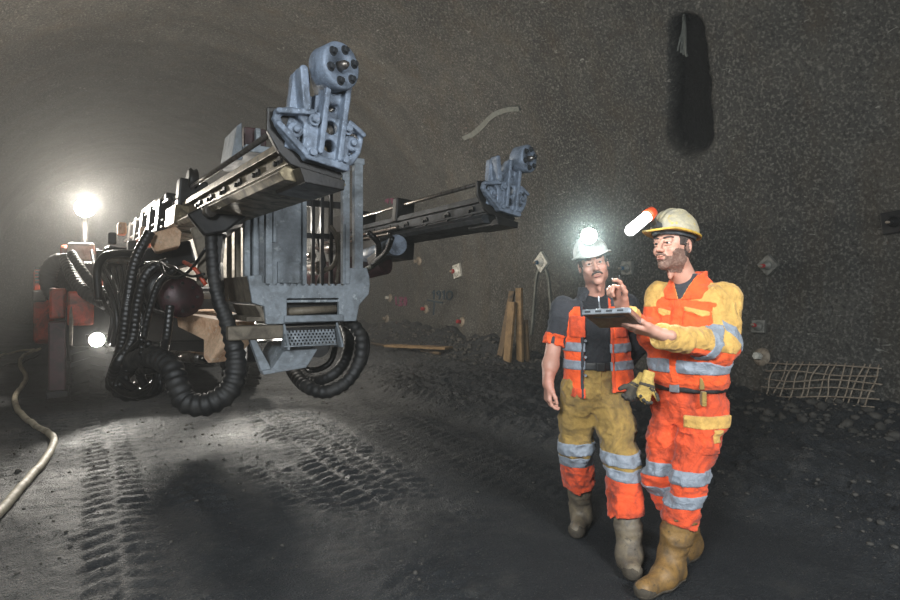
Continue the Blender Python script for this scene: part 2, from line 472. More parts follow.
fl = link('floor', mesh_from('floor', FV, FF, M_GROUND)); fl['kind'] = 'structure'
FLOOR_BVH = BVHTree.FromPolygons([tuple(p) for p in FV], FF.tolist())
def floor_z(x, y):
    p, n, i, d = FLOOR_BVH.ray_cast(Vector((x, y, 3)), Vector((0, 0, -1))); return p.z if p else 0.0
def on_floor(px, py):
    o = Vector((0, 0, HC)); d = Vector(at(px, py, 1.0))-o
    p, n, i, dist = FLOOR_BVH.ray_cast(o, d.normalized()); return p

# loose stones: nobody could count them
rs = np.random.RandomState(7)
ico = bmesh.new(); bmesh.ops.create_icosphere(ico, subdivisions=1, radius=1); iv = np.array([v.co[:] for v in ico.verts]); ifc = np.array([[v.index for v in f.verts] for f in ico.faces]); ico.free()
gv, gf = [], []; k = 0
for i in range(7000):
    u = rs.rand()
    if u < .45: x = 6.1+1.25*rs.rand()**.7; y = rs.uniform(1, 16)
    elif u < .8: x = rs.uniform(3.5, 6.5); y = rs.uniform(.3, 12)
    elif u < .93: x = rs.uniform(-1.2, 3.6); y = rs.uniform(2.2, 9)
    else: x = rs.uniform(-2.8, -.3); y = rs.uniform(3, 20)
    s = (.005+.012*rs.rand()**3 if u >= .8 and u < .93 else .005+.02*rs.rand()**4) + (.06*rs.rand()**8 if x > 6 else 0)
    if math.hypot(x-2.55, y-2.2) < 1.0: continue
    p = iv*(1+.35*(rs.rand(len(iv), 1)-.5))*s*np.array([1, rs.uniform(.6, 1.3), rs.uniform(.5, .9)])
    q = rs.uniform(0, 6.28); R = np.array([[math.cos(q), -math.sin(q), 0], [math.sin(q), math.cos(q), 0], [0, 0, 1]])
    gv.append(p@R.T+np.array([x, y, floor_z(x, y)+s*.25])); gf.append(ifc+k); k += len(iv)
M_STONE = dirty('broken_rock', hexc('45423d'), hexc('2b2a27'), .6, .85, scale=9, bump=.5, bscale=90)
g = link('rock_debris', mesh_from('rock_debris', np.concatenate(gv), np.concatenate(gf), M_STONE, smooth=False))
tag(g, 'loose grey stones scattered over the ground and heaped along the wall foot', 'stones', kind='stuff')
# ------------------------------------------------------------------ drill jumbo
M_CAST = dirty('dusty_cast_steel', hexc('717c8b'), hexc('454c55'), .5, .62, .25, scale=9, bump=.35, bscale=70, speck=hexc('8b97a6'))
M_GALV = dirty('dusty_grey_paint', hexc('7f868c'), hexc('565a5c'), .45, .7, .1, scale=5, bump=.25, bscale=80, wear=hexc('9da3a6'))
M_ALU = dirty('scuffed_feed_metal', hexc('7d725c'), hexc('3d352a'), .6, .52, .7, scale=7, bump=.25, bscale=60, wear=hexc('968a70'))
M_ALUD = dirty('dark_feed_metal', hexc('33363a'), hexc('1d1e20'), .55, .55, .4, scale=7, bump=.2, bscale=60)
M_BLACK = dirty('oily_black_steel', hexc('131212'), hexc('221f1c'), .5, .42, .3, scale=8, bump=.25)
M_ROD = dirty('worn_steel_rod', hexc('8a8580'), hexc('5b5146'), .5, .35, .9, scale=12, bump=.15)
M_ORANGE = dirty('red_orange_machine_paint', hexc('b8401f'), hexc('5a3a2c'), .6, .5, 0, scale=5, bump=.2, wear=hexc('6a3b2a'))
M_PALE = dirty('lamplit_orange_paint', hexc('d8b595'), hexc('a5734f'), .45, .6, 0, scale=6, bump=.25, wear=hexc('cdb8a0'))  # orange paint made pale, lamp light on the boom is in the colour
M_DRED = dirty('dirty_dark_red_paint', hexc('3f2024'), hexc('241917'), .6, .5, .1, scale=9, bump=.3)
M_RUB = dirty('dusty_black_rubber', hexc('131313'), hexc('2b2926'), .45, .6, 0, scale=7, bump=.3, bscale=50)
M_HOSE = dirty('black_hydraulic_hose', hexc('0f0f0f'), hexc('1d1c1a'), .45, .38, 0, scale=9, bump=.2)
M_WHITE = dirty('dusty_white_paint', hexc('b9b4aa'), hexc('7d766a'), .5, .55, 0, scale=6, bump=.2)
M_DUSTY = dirty('dusty_grey_brown_steel', hexc('6b6254'), hexc('413a31'), .5, .65, .1, scale=7, bump=.25)
M_FLOOD = glow('floodlight_glass', (1.0, .96, .88), 160)
M_HEADL = glow('headlight_glass', (1.0, .97, .9), 110)

J = thing('drill_jumbo', 'large dusty tunnel drilling jumbo with two long feed booms and bright floodlight', 'drilling machine', (1.0, 9.0, 0))

def feed(O, ey, roll, length, mat_b, tail, sx=-.05, sz=.557):
    ey = unit(ey); ex = unit(np.cross(ey, V(0, 0, 1))); ez = np.cross(ex, ey)
    c, s = math.cos(roll), math.sin(roll); ex, ez = ex*c-ez*s, ez*c+ex*s
    O = V(*O); L = lambda x, y, z: O+ex*x+ey*y+ez*z
    xf = lambda v: O+v[:, :1]*ex+v[:, 1:2]*ey+v[:, 2:3]*ez
    mb = MB()
    for poly in ([(-.13, -.02), (.10, -.02), (.10, .13), (-.13, .13)], [(-.175, .125), (.14, .125), (.14, .165), (-.175, .165)],
                 [(-.165, .165), (-.125, .165), (-.125, .185), (-.165, .185)],
                 [(-.2, -.1), (.14, -.1), (.18, -.06), (.14, -.015), (-.2, -.015), (-.24, -.06)], [(-.155, .02), (-.13, .02), (-.13, .045), (-.155, .045)]):
        mb.prism([L(x, .12, z) for x, z in poly], ey*(length-.12))
    beam = mb.build('feed_beam', mat_b, J, .004)
    for k in range(6):                       # dark bolted clips along the web
        y = .45+.46*k
        if y > length-.3: break
        q = MB(); q.prism([L(-.128, y+.055*math.cos(a), .055+.055*math.sin(a)) for a in np.linspace(0, 2*math.pi, 16, endpoint=False)], -ex*.018)
        q.hexbolt(L(-.146, y, .055), -ex, .018, .022); q.build('rail_clip', M_BLACK, beam, .002)
    # cast front head
    g = Grid((-.38, -.1, -.08), (.27, .17, .66), .0052); X, Y, Z = g.P.T.astype(float)
    low = poly2(X, Z, [(-.33, .2), (-.31, .262), (-.23, .288), (-.1, .295), (.12, .285), (.19, .255), (.215, .2), (.205, .12), (.165, .045), (.1, 0), (-.12, .02), (-.2, .06), (-.28, .13)])
    earl = poly2(X, Z, [(-.29, .21), (-.275, .243), (-.2, .25), (-.155, .21), (-.15, .1), (-.2, .1)]); earr = poly2(X, Z, [(.118, .225), (.165, .23), (.183, .2), (.175, .12), (.13, .085)])
    low = np.maximum(low, -np.minimum(earl-.0, earr)); low = np.maximum(low, -np.minimum(circ2(X, Z, (.006, .12), .036), circ2(X, Z, (.008, .225), .038)))
    d = ext(low, Y, 0, .045, .008)
    back = poly2(X, Z, [(-.235, .07), (-.225, .5), (-.135, .53), (-.1, .41), (.105, .42), (.135, .29), (.165, .1), (.1, .03), (-.13, .05)])
    back = np.maximum(back, -np.minimum.reduce([circ2(X, Z, (.006, .12), .036), circ2(X, Z, (.008, .225), .038), circ2(X, Z, (.014, .36), .026)]))
    d = smin(d, ext(back, Y, .05, .12, .006), .012)
    notch = poly2(X, Z, [(-.125, .54), (-.09, .54), (-.085, .32), (-.12, .32)]); d = np.maximum(d, -ext(notch, Y, -.2, .1, 0))
    bars = np.minimum.reduce([seg2(X, Z, (-.058, .07), (-.04, .5), .017), seg2(X, Z, (.062, .05), (.08, .5), .017), seg2(X, Z, (-.16, .3), (-.195, .5), .024)])
    d = smin(d, ext(bars, Y, -.045, .06, .008), .01)
    d = smin(d, ext(seg2(X, Z, (-.31, .24), (-.12, .28), .016), Y, -.035, .03, .008), .012)
    d = smin(d, ext(seg2(X, Z, (-.3, .17), (-.14, .045), .017), Y, -.03, .03, .008), .012)
    d = smin(d, ext(seg2(X, Z, (.11, .275), (.2, .225), .014), Y, -.035, .03, .008), .012)
    d = smin(d, ext(seg2(X, Z, (-.12, .03), (.11, .01), .022), Y, -.03, .05, .01), .012)
    for c_ in ((-.2, .165), (.148, .165)):
        d = smin(d, ext(circ2(X, Z, c_, .045), Y, .0, .08, .012), .008); d = smin(d, ext(circ2(X, Z, c_, .02), Y, -.03, .08, .006), .006)
    d = smin(d, ext(seg2(X, Z, (.01, .44), (sx+.025, sz-.025), .072), Y, .02, .14, .015), .02)
    d = d+.0025*vnoise(g.P*28)
    head = g.obj('front_head', d, M_CAST, J, xf)
    for c_ in ((-.105, .05), (.092, .05), (-.107, .238), (.097, .232)):
        MB().hexbolt(L(c_[0], -.024, c_[1]), -ey, .023, .026).build('head_bolt', M_CAST, head, .002)
    gp = MB(); gp.prism([L(x, .06, z) for x, z in [(-.35, .27), (-.34, .14), (-.26, .03), (-.19, -.02), (.1, -.07), (.13, -.02), (-.1, .2), (-.25, .29)]], ey*.035); gp.build('guard_plate', M_BLACK, head, .006)
    tr = MB(); tr.prism([L(x, .0, z) for x, z in [(-.16, -.035), (.12, -.06), (.12, -.12), (-.12, -.12)]], ey*.5); tr.build('wear_tray', M_BLACK, head, .006)
    # round stinger pad with six bolts
    sa = -ey*.93+ex*.3+ez*.02; sa = unit(sa); sc = L(sx, .06, sz)
    sp = MB().lathe(sc, sa, [(0, .1), (.03, .128), (.15, .134), (.165, .128), (.168, .12), (.168, .05), (.13, .045), (.13, .001)], 36)
    pad = sp.build('stinger_pad', M_CAST, head)
    u1 = unit(np.cross(sa, V(0, 0, 1))); u2 = np.cross(sa, u1)
    for k in range(6):
        a = k*math.pi/3+.35; MB().hexbolt(sc+sa*.166+(u1*math.cos(a)+u2*math.sin(a))*.092, sa, .018, .022).build('pad_bolt', M_ALUD, head, .002)
    MB().lathe(sc+sa*.13, sa, [(0, .03), (.06, .026), (.085, .012)], 14).build('drill_bit', M_ROD, head)
    # drill steel on its own centralizers
    MB().cyl(L(-.1, .1, .34), L(-.1, tail, .34), .021, n=14).build('drill_rod', M_ROD, beam)
    return L, ex, ey, ez, beam, head

# left feed, close to the lens
OL = at(327, 166, 3.45)
L1, ex, ey, ez, BEAM1, HEAD1 = feed(OL, V(-.0525/1.207, 1, .004), math.radians(5), 3.7, M_ALU, 6.6)
def lbox(L, name, mat, lo, hi, parent, bevel=.006):
    q = MB(); a = [(lo[0], lo[2]), (hi[0], lo[2]), (hi[0], hi[2]), (lo[0], hi[2])]
    q.prism([L(x, lo[1], z) for x, z in a], L(0, hi[1], 0)-L(0, lo[1], 0)); return q.build(name, mat, parent, bevel)
def ltube(L, name, mat, pts, r, parent, **k):
    return MB().tube([L(*p) for p in pts], r, **k).build(name, mat, parent)
lbox(L1, 'feed_slide', M_ALU, (-.26, 3.3, -.08), (.2, 3.85, .12), BEAM1)
lbox(L1, 'rear_rail', M_ALU, (-.2, 3.8, .05), (-.12, 7.6, .13), BEAM1); lbox(L1, 'rear_rail', M_ALU, (.05, 3.8, .05), (.13, 7.6, .13), BEAM1)
lbox(L1, 'rear_beam', M_ALU, (-.16, 3.7, -.12), (.12, 7.8, .04), BEAM1)
lbox(L1, 'rock_drill', M_DUSTY, (-.2, 5.2, .14), (.1, 6.5, .42), BEAM1, .02)
MB().cyl(L1(-.1, 4.6, .34), L1(-.1, 5.3, .34), .09, .11).build('shank_housing', M_ROD, BEAM1)
lbox(L1, 'centralizer', M_BLACK, (-.22, 3.42, .12), (.06, 3.6, .42), BEAM1, .02)
MB().lathe(L1(-.14, 3.5, .42), ex, [(0, .1), (.02, .13), (.05, .11), (.08, .13), (.1, .1)], 24).build('hose_sheave', M_BLACK, BEAM1)
lbox(L1, 'centralizer', M_BLACK, (-.2, 4.4, .12), (.06, 4.5, .4), BEAM1, .02)
for z, y0, y1 in ((.22, 3.7, 7.4), (.02, 3.9, 7.8), (-.06, 3.9, 7.2)):
    ltube(L1, 'feed_pipe', M_ROD, [(-.26, y0, z), (-.27, y1, z)], .016, BEAM1)
for k in range(5):
    lbox(L1, 'clamp_block', M_BLACK, (-.3, 4.1+.68*k, -.1), (-.16, 4.3+.68*k, .26), BEAM1, .01)
# canopy plates peeping over the beam
q = MB(); q.prism([atY(231, 160, 5.3), atY(237, 126, 5.3), atY(242, 122, 5.3), atY(243, 160, 5.3)], V(0, .5, 0)); q.build('canopy_bracket', M_GALV, J, .01)
MB().bb(atY(244, 158, 5.6), atY(262, 133, 5.75)).build('canopy_panel', M_DRED, J, .01)
MB().bb(atY(256, 160, 5.5), atY(259, 130, 5.56)).build('canopy_post', M_GALV, J, .004)

# boom head under the left feed
def pl(d, *pts): return [at(x, y, d) for x, y in pts]
MB().prism(pl(5.0, (186, 214), (222, 196), (246, 196), (248, 214), (226, 232), (204, 236)), V(.12, .55, 0)).build('feed_cradle', M_BLACK, J, .02)
MB().prism(pl(5.25, (190, 228), (214, 222), (222, 236), (214, 262), (204, 288), (196, 284), (198, 258)), V(.05, .3, 0)).build('swing_bracket', M_DUSTY, J, .02)
MB().prism(pl(5.1, (204, 232), (224, 226), (220, 262), (222, 300), (236, 332), (228, 336), (212, 306), (206, 270)), V(.05, .12, 0)).build('boom_arm_plate', M_BLACK, J, .012)
MB().cyl(at(207, 212, 4.95), at(207, 212, 4.95)+V(.02, -.08, 0), .05, n=8).build('cradle_pin', M_ROD, J, .005)
MB().prism(pl(6.0, (152, 233), (176, 226), (182, 232), (180, 246), (156, 252), (150, 244)), V(.05, .5, 0)).build('clevis_block', M_PALE, J, .02)
MB().prism(pl(6.4, (138, 250), (190, 240), (196, 262), (150, 274)), V(.1, .5, 0)).build('valve_block', M_BLACK, J, .02)
c0 = at(181, 297, 5.9)
rt = MB().lathe(c0, unit(V(.12, -1, .02)), [(-.5, .15), (-.1, .17), (-.06, .2), (.06, .2), (.07, .17), (.09, .16), (.09, .02)], 28).build('boom_rotator', M_DRED, J)
for k in range(8):
    a = k*math.pi/4; MB().hexbolt(c0+V(0, -.075, 0)+V(math.cos(a), .1*math.cos(a), math.sin(a))*.135, V(.12, -1, .02), .018, .02).build('flange_bolt', M_BLACK, rt)
MB().lathe(at(166, 290, 6.2), unit(V(.1, -1, 0)), [(-.3, .2), (0, .22), (.1, .22), (.12, .14)], 24).build('swivel_drum', M_BLACK, J)
MB().cyl(at(183, 298, 6.0), at(150, 300, 9.2), .16, .2).build('boom_arm', M_BLACK, J)
# pale lit boom and gusset below
bm_ = MB(); bm_.prism([at(177, 327, 6.3), at(177, 314, 6.3), at(203, 309, 7.2), at(229, 322, 5.9), at(228, 341, 5.9), at(208, 364, 5.9), at(203, 358, 6.0), at(203, 340, 6.1)], V(.28, .1, 0)); bm_.build('lower_boom', M_PALE, J, .02)
MB().cyl(at(172, 356, 6.6), at(203, 358, 6.3), .06).build('lift_cylinder', M_ROD, J)
MB().cyl(at(201, 358, 6.3), at(210, 359, 6.1), .035).build('cylinder_eye', M_BLACK, J)
MB().bb(at(199, 299, 6.6), at(226, 292, 6.6)+V(0, .5, 0)).build('service_tray', M_WHITE, J, .01)
MB().bb(at(176, 318, 7.2), at(192, 300, 7.2)+V(0, .4, 0)).build('boom_bracket', M_ORANGE, J, .02)

# hoses: the thick wrapped bundle, its loop and lighter lines
def hose(name, pts, r, mat=None, rib=.05, pitch=.045, n=12, par=None, rfun=None):
    return MB().tube([at(*p) for p in pts], r, n=n, rib=rib, pitch=pitch, rfun=rfun).build(name, mat or M_HOSE, par or J)
hose('wrapped_hose_bundle', [(211, 214, 5.1), (212, 250, 5.1), (216, 290, 5.1), (229, 328, 5.1), (236, 360, 5.05), (230, 389, 5.0), (208, 404, 4.95), (187, 402, 4.95), (178, 385, 5.0), (170, 366, 5.1), (150, 357, 5.3), (128, 366, 5.6), (116, 382, 5.8), (130, 392, 5.9), (150, 385, 6.0), (152, 366, 6.2)], .092, M_RUB, .09, .075, 18, rfun=lambda t: .55+.45*sstep(.12, .4, t))
hose('hydraulic_hose', [(150, 232, 5.9), (135, 262, 5.8), (127, 305, 5.7), (122, 345, 5.7), (113, 375, 5.7), (118, 386, 5.7), (140, 392, 5.8)], .05)
hose('hydraulic_hose', [(168, 262, 5.7), (148, 272, 5.6), (138, 300, 5.6), (132, 340, 5.6), (118, 362, 5.5), (112, 378, 5.6)], .045)
hose('hydraulic_hose', [(176, 268, 5.6), (158, 285, 5.6), (147, 320, 5.6), (141, 350, 5.6), (126, 372, 5.5)], .032)
hose('hydraulic_hose', [(170, 306, 5.6), (166, 340, 5.5), (158, 366, 5.3), (140, 372, 5.4), (148, 392, 5.5)], .04)
for k in range(7):
    rr = random.Random(k+3); j = lambda a: rr.uniform(-a, a)
    hose('hydraulic_hose', [(150+j(14), 345+j(8), 5.4+j(.2)), (133+j(10), 362+j(6), 5.5), (120+j(7), 378+j(6), 5.6), (138+j(8), 394+j(3), 5.5), (158+j(8), 384+j(6), 5.4), (160+j(8), 362+j(8), 5.4)], .022+rr.random()*.012, rib=.02)
hose('looped_cable', [(160, 262, 5.5), (166, 275, 5.4), (180, 277, 5.3), (192, 268, 5.2), (206, 248, 5.1)], .014, rib=0)
hose('looped_cable', [(136, 268, 5.8), (152, 262, 5.7), (170, 266, 5.4), (190, 276, 5.2), (204, 274, 5.1)], .012, rib=0)
hose('orange_cable', [(184, 262, 5.4), (194, 268, 5.2), (200, 276, 5.2), (206, 285, 5.2)], .018, M_ORANGE, 0)
# hose loops on the right below the basket
hose('wrapped_hose_loop', [(338, 318, 5.9), (352, 324, 5.7), (361, 338, 5.6), (359, 362, 5.5), (346, 382, 5.45), (326, 392, 5.4), (306, 386, 5.5), (294, 373, 5.8), (290, 362, 6.2)], .06, M_RUB, .08, .07, 14)
hose('wrapped_hose_loop', [(344, 322, 6.1), (349, 340, 6.0), (344, 362, 5.9), (330, 376, 5.8), (312, 380, 5.9), (300, 370, 6.1), (298, 355, 6.4)], .055, M_RUB, .05, .05, 14)
hose('hydraulic_hose', [(352, 320, 5.8), (367, 336, 5.7), (366, 360, 5.6), (354, 378, 5.5)], .018, rib=0)
hose('hydraulic_hose', [(336, 345, 6.3), (330, 362, 6.2), (315, 370, 6.2), (300, 366, 6.4), (290, 350, 6.8)], .03)

# chassis
MB().bb((-.15, 8.9, .55), (2.3, 13.2, 1.25)).build('chassis', M_BLACK, J, .03)
MB().bb((-.1, 8.7, .75), (2.25, 8.95, 1.5)).build('front_frame', M_BLACK, J, .03)
MB().bb((.3, 9.1, 1.2), (2.2, 12.6, 1.75)).build('engine_hood', M_ORANGE, J, .05)
MB().bb((1.15, 8.9, 1.2), (2.1, 9.2, 2.35)).build('lit_cabinet', M_WHITE, J, .03)
MB().bb((2.05, 8.6, 1.3), (2.5, 9.4, 1.65)).build('side_box', M_ORANGE, J, .03)
MB().bb((.25, 8.6, 1.15), (.95, 8.9, 2.0)).build('hose_cabinet', M_BLACK, J, .05)
def wheel(x, y):
    w = MB().lathe((x-.2, y, .55), (1, 0, 0), [(0, .3), (.0, .48), (.04, .53), (.36, .53), (.4, .48), (.4, .3)], 40)
    for k in range(22):
        a = 2*math.pi*k/22
        for sgn, off in ((-1, 0), (1, .14)):
            b = a+off; d = V(0, math.cos(b), math.sin(b)); t = V(0, -math.sin(b), math.cos(b))
            w.box(V(x+sgn*.1, y, .55)+d*.535, (.21, .05, .055), (unit(V(1, 0, 0)+t*sgn*.3), t, d))
    o = w.build('wheel', M_RUB, J, 0)
    MB().lathe((x-.21, y, .55), (1, 0, 0), [(0, .12), (.03, .14), (.05, .3), (.36, .3), (.39, .14), (.42, .12)], 24).build('rim', M_DUSTY, o)
    return o
for x, y in ((.1, 9.3), (2.05, 9.3), (.1, 12.3), (2.05, 12.3)): wheel(x, y)
MB().bb(atY(49, 319, 8.9), atY(66, 288, 8.9)+V(0, .5, 0)).build('fender', M_ORANGE, J, .03)
q = MB(); q.bb(atY(48, 322, 8.6), atY(66, 391, 8.6)+V(0, .35, 0)); q.build('jack_leg', M_DRED, J, .02)
MB().bb(atY(46, 392, 8.5), atY(68, 397, 8.5)+V(0, .5, 0)).build('jack_foot', M_BLACK, J, .01)
MB().bb(atY(67, 326, 8.55), atY(94, 291, 8.55)+V(0, .14, 0)).build('fender', M_ORANGE, J, .03)
MB().prism([atY(x, y, 8.4) for x, y in ((69, 345), (69, 312), (71, 306), (72.5, 320), (72, 346))], V(.01, .04, 0)).build('grab_handle', M_DUSTY, J, .008)
MB().bb(atY(33, 345, 11.8), atY(54, 268, 11.8)+V(0, 1.2, 0)).build('rear_hood', M_ORANGE, J, .08)
for k in range(5): MB().bb(atY(35, 281-3.4*k, 11.75), atY(47, 283-3.4*k, 11.75)+V(0, .06, 0)).build('louvre_slat', M_BLACK, J)
MB().bb(atY(32, 302, 11.4), atY(46, 290, 11.4)+V(0, .3, 0)).build('rear_box', M_BLACK, J, .03)
MB().bb(atY(67, 262, 9.6), atY(95, 243, 9.6)+V(0, .9, 0)).build('top_cover', M_WHITE, J, .04)
MB().bb(atY(60, 262, 10.0), atY(78, 245, 10.0)+V(0, .9, 0)).build('side_cover', M_ORANGE, J, .05)
MB().bb(atY(72, 300, 9.2), atY(100, 262, 9.2)+V(0, .6, 0)).build('valve_cabinet', M_DRED, J, .05)
hose('intake_hose', [(70, 302, 7.9), (52, 292, 7.9), (48, 274, 7.9), (56, 262, 7.9), (70, 262, 7.9), (78, 268, 7.8)], .1, M_RUB, .05, .06, 14)
hose('intake_hose', [(66, 258, 7.7), (72, 275, 7.5), (85, 292, 7.3), (106, 304, 7.2)], .075, M_RUB, .05, .06, 14)
hose('intake_hose', [(72, 254, 7.6), (82, 270, 7.4), (94, 286, 7.3), (110, 300, 7.2)], .055, M_RUB, .05, .06, 14)
q = MB(); fr = [at(x, y, 6.9) for x, y in ((99, 300), (97, 272), (102, 259), (112, 254), (138, 254), (141, 258), (141, 266))]; q.tube(fr, .045, 12); q.build('guard_hoop', M_BLACK, J)
MB().bb(at(106, 300, 7.2), at(136, 262, 7.2)+V(0, .35, 0)).build('control_box', M_BLACK, J, .05)
MB().bb(at(104, 262, 6.9), at(134, 256, 6.9)+V(0, .3, 0)).build('bracket_arm', M_DUSTY, J, .02)
for k, (x, y) in enumerate(((108, 232), (118, 222), (128, 240), (140, 226), (96, 250))):
    MB().bb(at(x, y+12, 7.4+.3*(k % 2)), at(x+9, y, 7.4+.3*(k % 2))+V(0, .3, 0)).build('manifold_block', M_PALE if k % 2 else M_BLACK, J, .02)
for k in range(8):
    rr = random.Random(k+40); hose('hydraulic_hose', [(92+6*k, 252+rr.uniform(-5, 5), 7.6), (96+6*k, 272, 7.2), (104+5*k, 290+rr.uniform(-6, 14), 6.9), (112+5*k, 318, 6.8), (108+5*k, 350+rr.uniform(-8, 18), 6.8)], .02+.012*rr.random(), rib=.03)
MB().bb(at(100, 392, 7.6), at(128, 352, 7.6)+V(0, .3, 0)).build('undercarriage', M_BLACK, J, .05)

# floodlight on its mast, headlight on the fender
FLOOD = atY(85, 208, 10.2); HEADL = atY(97, 340, 8.5)
MB().cyl(FLOOD+V(0, .15, -.15), V(FLOOD[0], FLOOD[1]+.15, 1.5), .04).build('mast', M_BLACK, J)
hd = unit(-FLOOD+V(0, 0, HC+.3))
def beamer(c, d, r, name, mat):
    h = MB().lathe(c-d*.02, -d, [(0, r*1.08), (.03, r*1.1), (.1, r*.8), (.16, r*.3)], 24).build(name, M_BLACK, J)
    MB().lathe(c-d*.022, d, [(0, r), (.012, r*.97), (.02, r*.6)], 24).build('lens', mat, h); return h
beamer(FLOOD, hd, .13, 'floodlight', M_FLOOD)
beamer(HEADL, unit(V(.1, -1, -.05)), .085, 'headlight', M_HEADL)
HEADR = V(2.0, 8.45, 1.05)
beamer(HEADR, unit(V(.05, -1, -.1)), .085, 'headlight', M_HEADL)
REARL = V(3.3, 11.0, 2.1)
beamer(REARL, unit(V(1, -.15, -.15)), .08, 'work_lamp', M_HEADL)
MB().beam(REARL+V(-.12, 0, 0), V(2.0, 11.1, 1.6), .06, .06).build('lamp_arm', M_BLACK, J, .008)
MB().bb(HEADL+V(-.12, .12, -.06), HEADL+V(.12, .3, .06)).build('headlight_bracket', M_BLACK, J, .01)

# ---------------------------------------------------------------- service basket
YB = 5.2
def xz(px, py, Y=YB): p = atY(px, py, Y); return (p[0], p[2])
pa, pb = xz(244, 326), xz(374, 262)
g = Grid((pa[0], YB-.04, pa[1]), (pb[0], YB+.09, pb[1]), .0062); X, Y, Z = g.P.T.astype(float)
out = [xz(*p) for p in ((248, 276), (262, 274.5), (263, 283), (349, 284), (349, 268), (367, 268), (369.5, 277), (370, 284), (369, 294), (359.5, 304.5), (356.5, 321), (266.5, 324.5), (264.5, 306.5), (252.5, 303))]
d2 = poly2(X, Z, out)
z_t = xz(300, 283)[1]; x0, x1 = xz(264, 283)[0], xz(347, 283)[0]
tooth = np.maximum(np.abs(((X-x0)/.062) % 1-.5)*.062-.016, np.abs(Z-z_t)-.022); tooth = np.maximum(tooth, np.maximum(x0-X, X-x1)); d2 = np.maximum(d2, -tooth)
s0, s1 = xz(287, 298.5), xz(339, 314.5)
slot = np.maximum(np.maximum(s0[0]-X, X-s1[0]), np.maximum(s1[1]-Z, Z-s0[1])); d2 = np.maximum(d2, -slot)
d = ext(d2, Y, YB, YB+.05, .004)
lip = np.maximum(np.maximum(s0[0]-.03-X, X-s1[0]-.03), np.abs(Z-(s1[1]-.03))-.03); d = np.minimum(d, ext(lip, Y, YB-.03, YB+.04, .008))
bar = np.maximum(np.maximum(s0[0]-X, X-s1[0]), np.abs(Z-(s0[1]-.025))-.012); d = np.minimum(d, ext(bar, Y, YB+.005, YB+.03, .004))
BK = g.obj('service_basket', d+.0015*vnoise(g.P*30), M_GALV, J)
MB().cyl(V(s0[0], YB+.09, s1[1]+.03), V(s1[0], YB+.09, s1[1]+.05), .035).build('slot_roller', M_DUSTY, BK)
MB().bb((s0[0]-.05, YB+.14, s1[1]-.1), (s1[0]+.05, YB+.17, s0[1]+.1)).build('slot_backing', M_BLACK, BK)
def bbx(name, mat, p0, p1, y0, y1, bev=.006, par=None):
    a, b_ = xz(*p0, y0), xz(*p1, y0); return MB().bb((a[0], y0, a[1]), (b_[0], y1, b_[1])).build(name, mat, par or BK, bev)
a0 = xz(248, 276); a1 = xz(252.5, 303); a2 = xz(266, 324)
MB().prism([V(a0[0]-.0, YB+.02, a0[1]), V(a1[0], YB+.02, a1[1]), V(a1[0]-.03, YB+.95, a1[1]), V(a0[0]-.03, YB+.95, a0[1])], V(.05, 0, 0)).build('side_panel', M_DUSTY, BK, .01)
MB().prism([V(a1[0]+.03, YB+.04, a1[1]-.02), V(a2[0], YB+.04, a2[1]), V(a2[0]-.05, YB+.8, a2[1]), V(a1[0], YB+.8, a1[1]-.02)], V(.05, 0, 0)).build('side_panel', M_DUSTY, BK, .01)
MB().bb((a0[0], YB+.05, a2[1]+.02), (xz(356, 320)[0], YB+1.0, a2[1]+.06)).build('basket_floor', M_DUSTY, BK, .005)
# uprights
for x0p, x1p, top, bot, y0, mt in ((343.2, 350, 168, 284, YB+.005, M_GALV), (354.8, 363.2, 160, 272, YB+.005, M_GALV), (345.5, 350, 224, 284, YB-.015, M_GALV),
                                   (266, 272.5, 180, 284, YB+.02, M_GALV), (273.5, 276.5, 180, 242, YB+.0, M_GALV), (253.5, 259.5, 190, 284, YB+.25, M_GALV), (244.5, 250.5, 196, 290, YB+.35, M_GALV), (236, 241, 196, 292, YB+.55, M_DUSTY), (228, 232, 200, 300, YB+.8, M_DUSTY)):
    bbx('upright', mt, (x0p, bot), (x1p, top), y0, y0+.07, .005)
bbx('upright_plate', M_GALV, (245, 290), (259, 198), YB+.42, YB+.45)
bbx('rear_panel', M_GALV, (259, 298), (306, 176), YB+.62, YB+.7, .01)
bbx('rear_panel_flange', M_GALV, (303, 292), (307, 176), YB+.55, YB+.62, .006)
bbx('access_hatch', M_GALV, (278, 283), (300, 262), YB+.58, YB+.62, .006)
bbx('latch', dirty('yellow_latch', hexc('c9a227'), hexc('6a5a22'), .4), (277.5, 196), (283.5, 191.5), YB+.56, YB+.6, .004)
MB().bb((a0[0]-.02, YB, 2.62), (xz(363, 200)[0]+.02, YB+1.0, 2.68)).build('canopy', M_GALV, BK, .01)
for xp in (312, 321, 330): bbx('guard_bar', M_BLACK, (xp, 288), (xp+3.2, 176), YB+.9, YB+.95, .004)
for yp in (206, 238): bbx('guard_bar', M_BLACK, (306, yp), (344, yp-3.5), YB+.92, YB+.97, .004)
hose('basket_hose', [(330, 226, 6.3), (336, 236, 6.3), (338, 252, 6.3), (333, 266, 6.3), (322, 271, 6.4)], .025, M_DUSTY, 0, par=BK)
hose('basket_hose', [(338, 232, 6.2), (339, 255, 6.2), (337, 283, 6.2)], .018, M_DUSTY, 0, par=BK)
hose('basket_hose', [(318, 190, 6.6), (322, 215, 6.5), (319, 240, 6.5), (324, 262, 6.5), (318, 284, 6.5)], .022, M_HOSE, 0, par=BK)
for (x, y, r) in ((321, 268, .08), (312, 256, .05), (333, 248, .05)): MB().lathe(at(x, y, 6.9), (0, -1, 0), [(-.3, r), (0, r), (.05, r*.7)], 18).build('boom_fitting', M_ROD, BK)
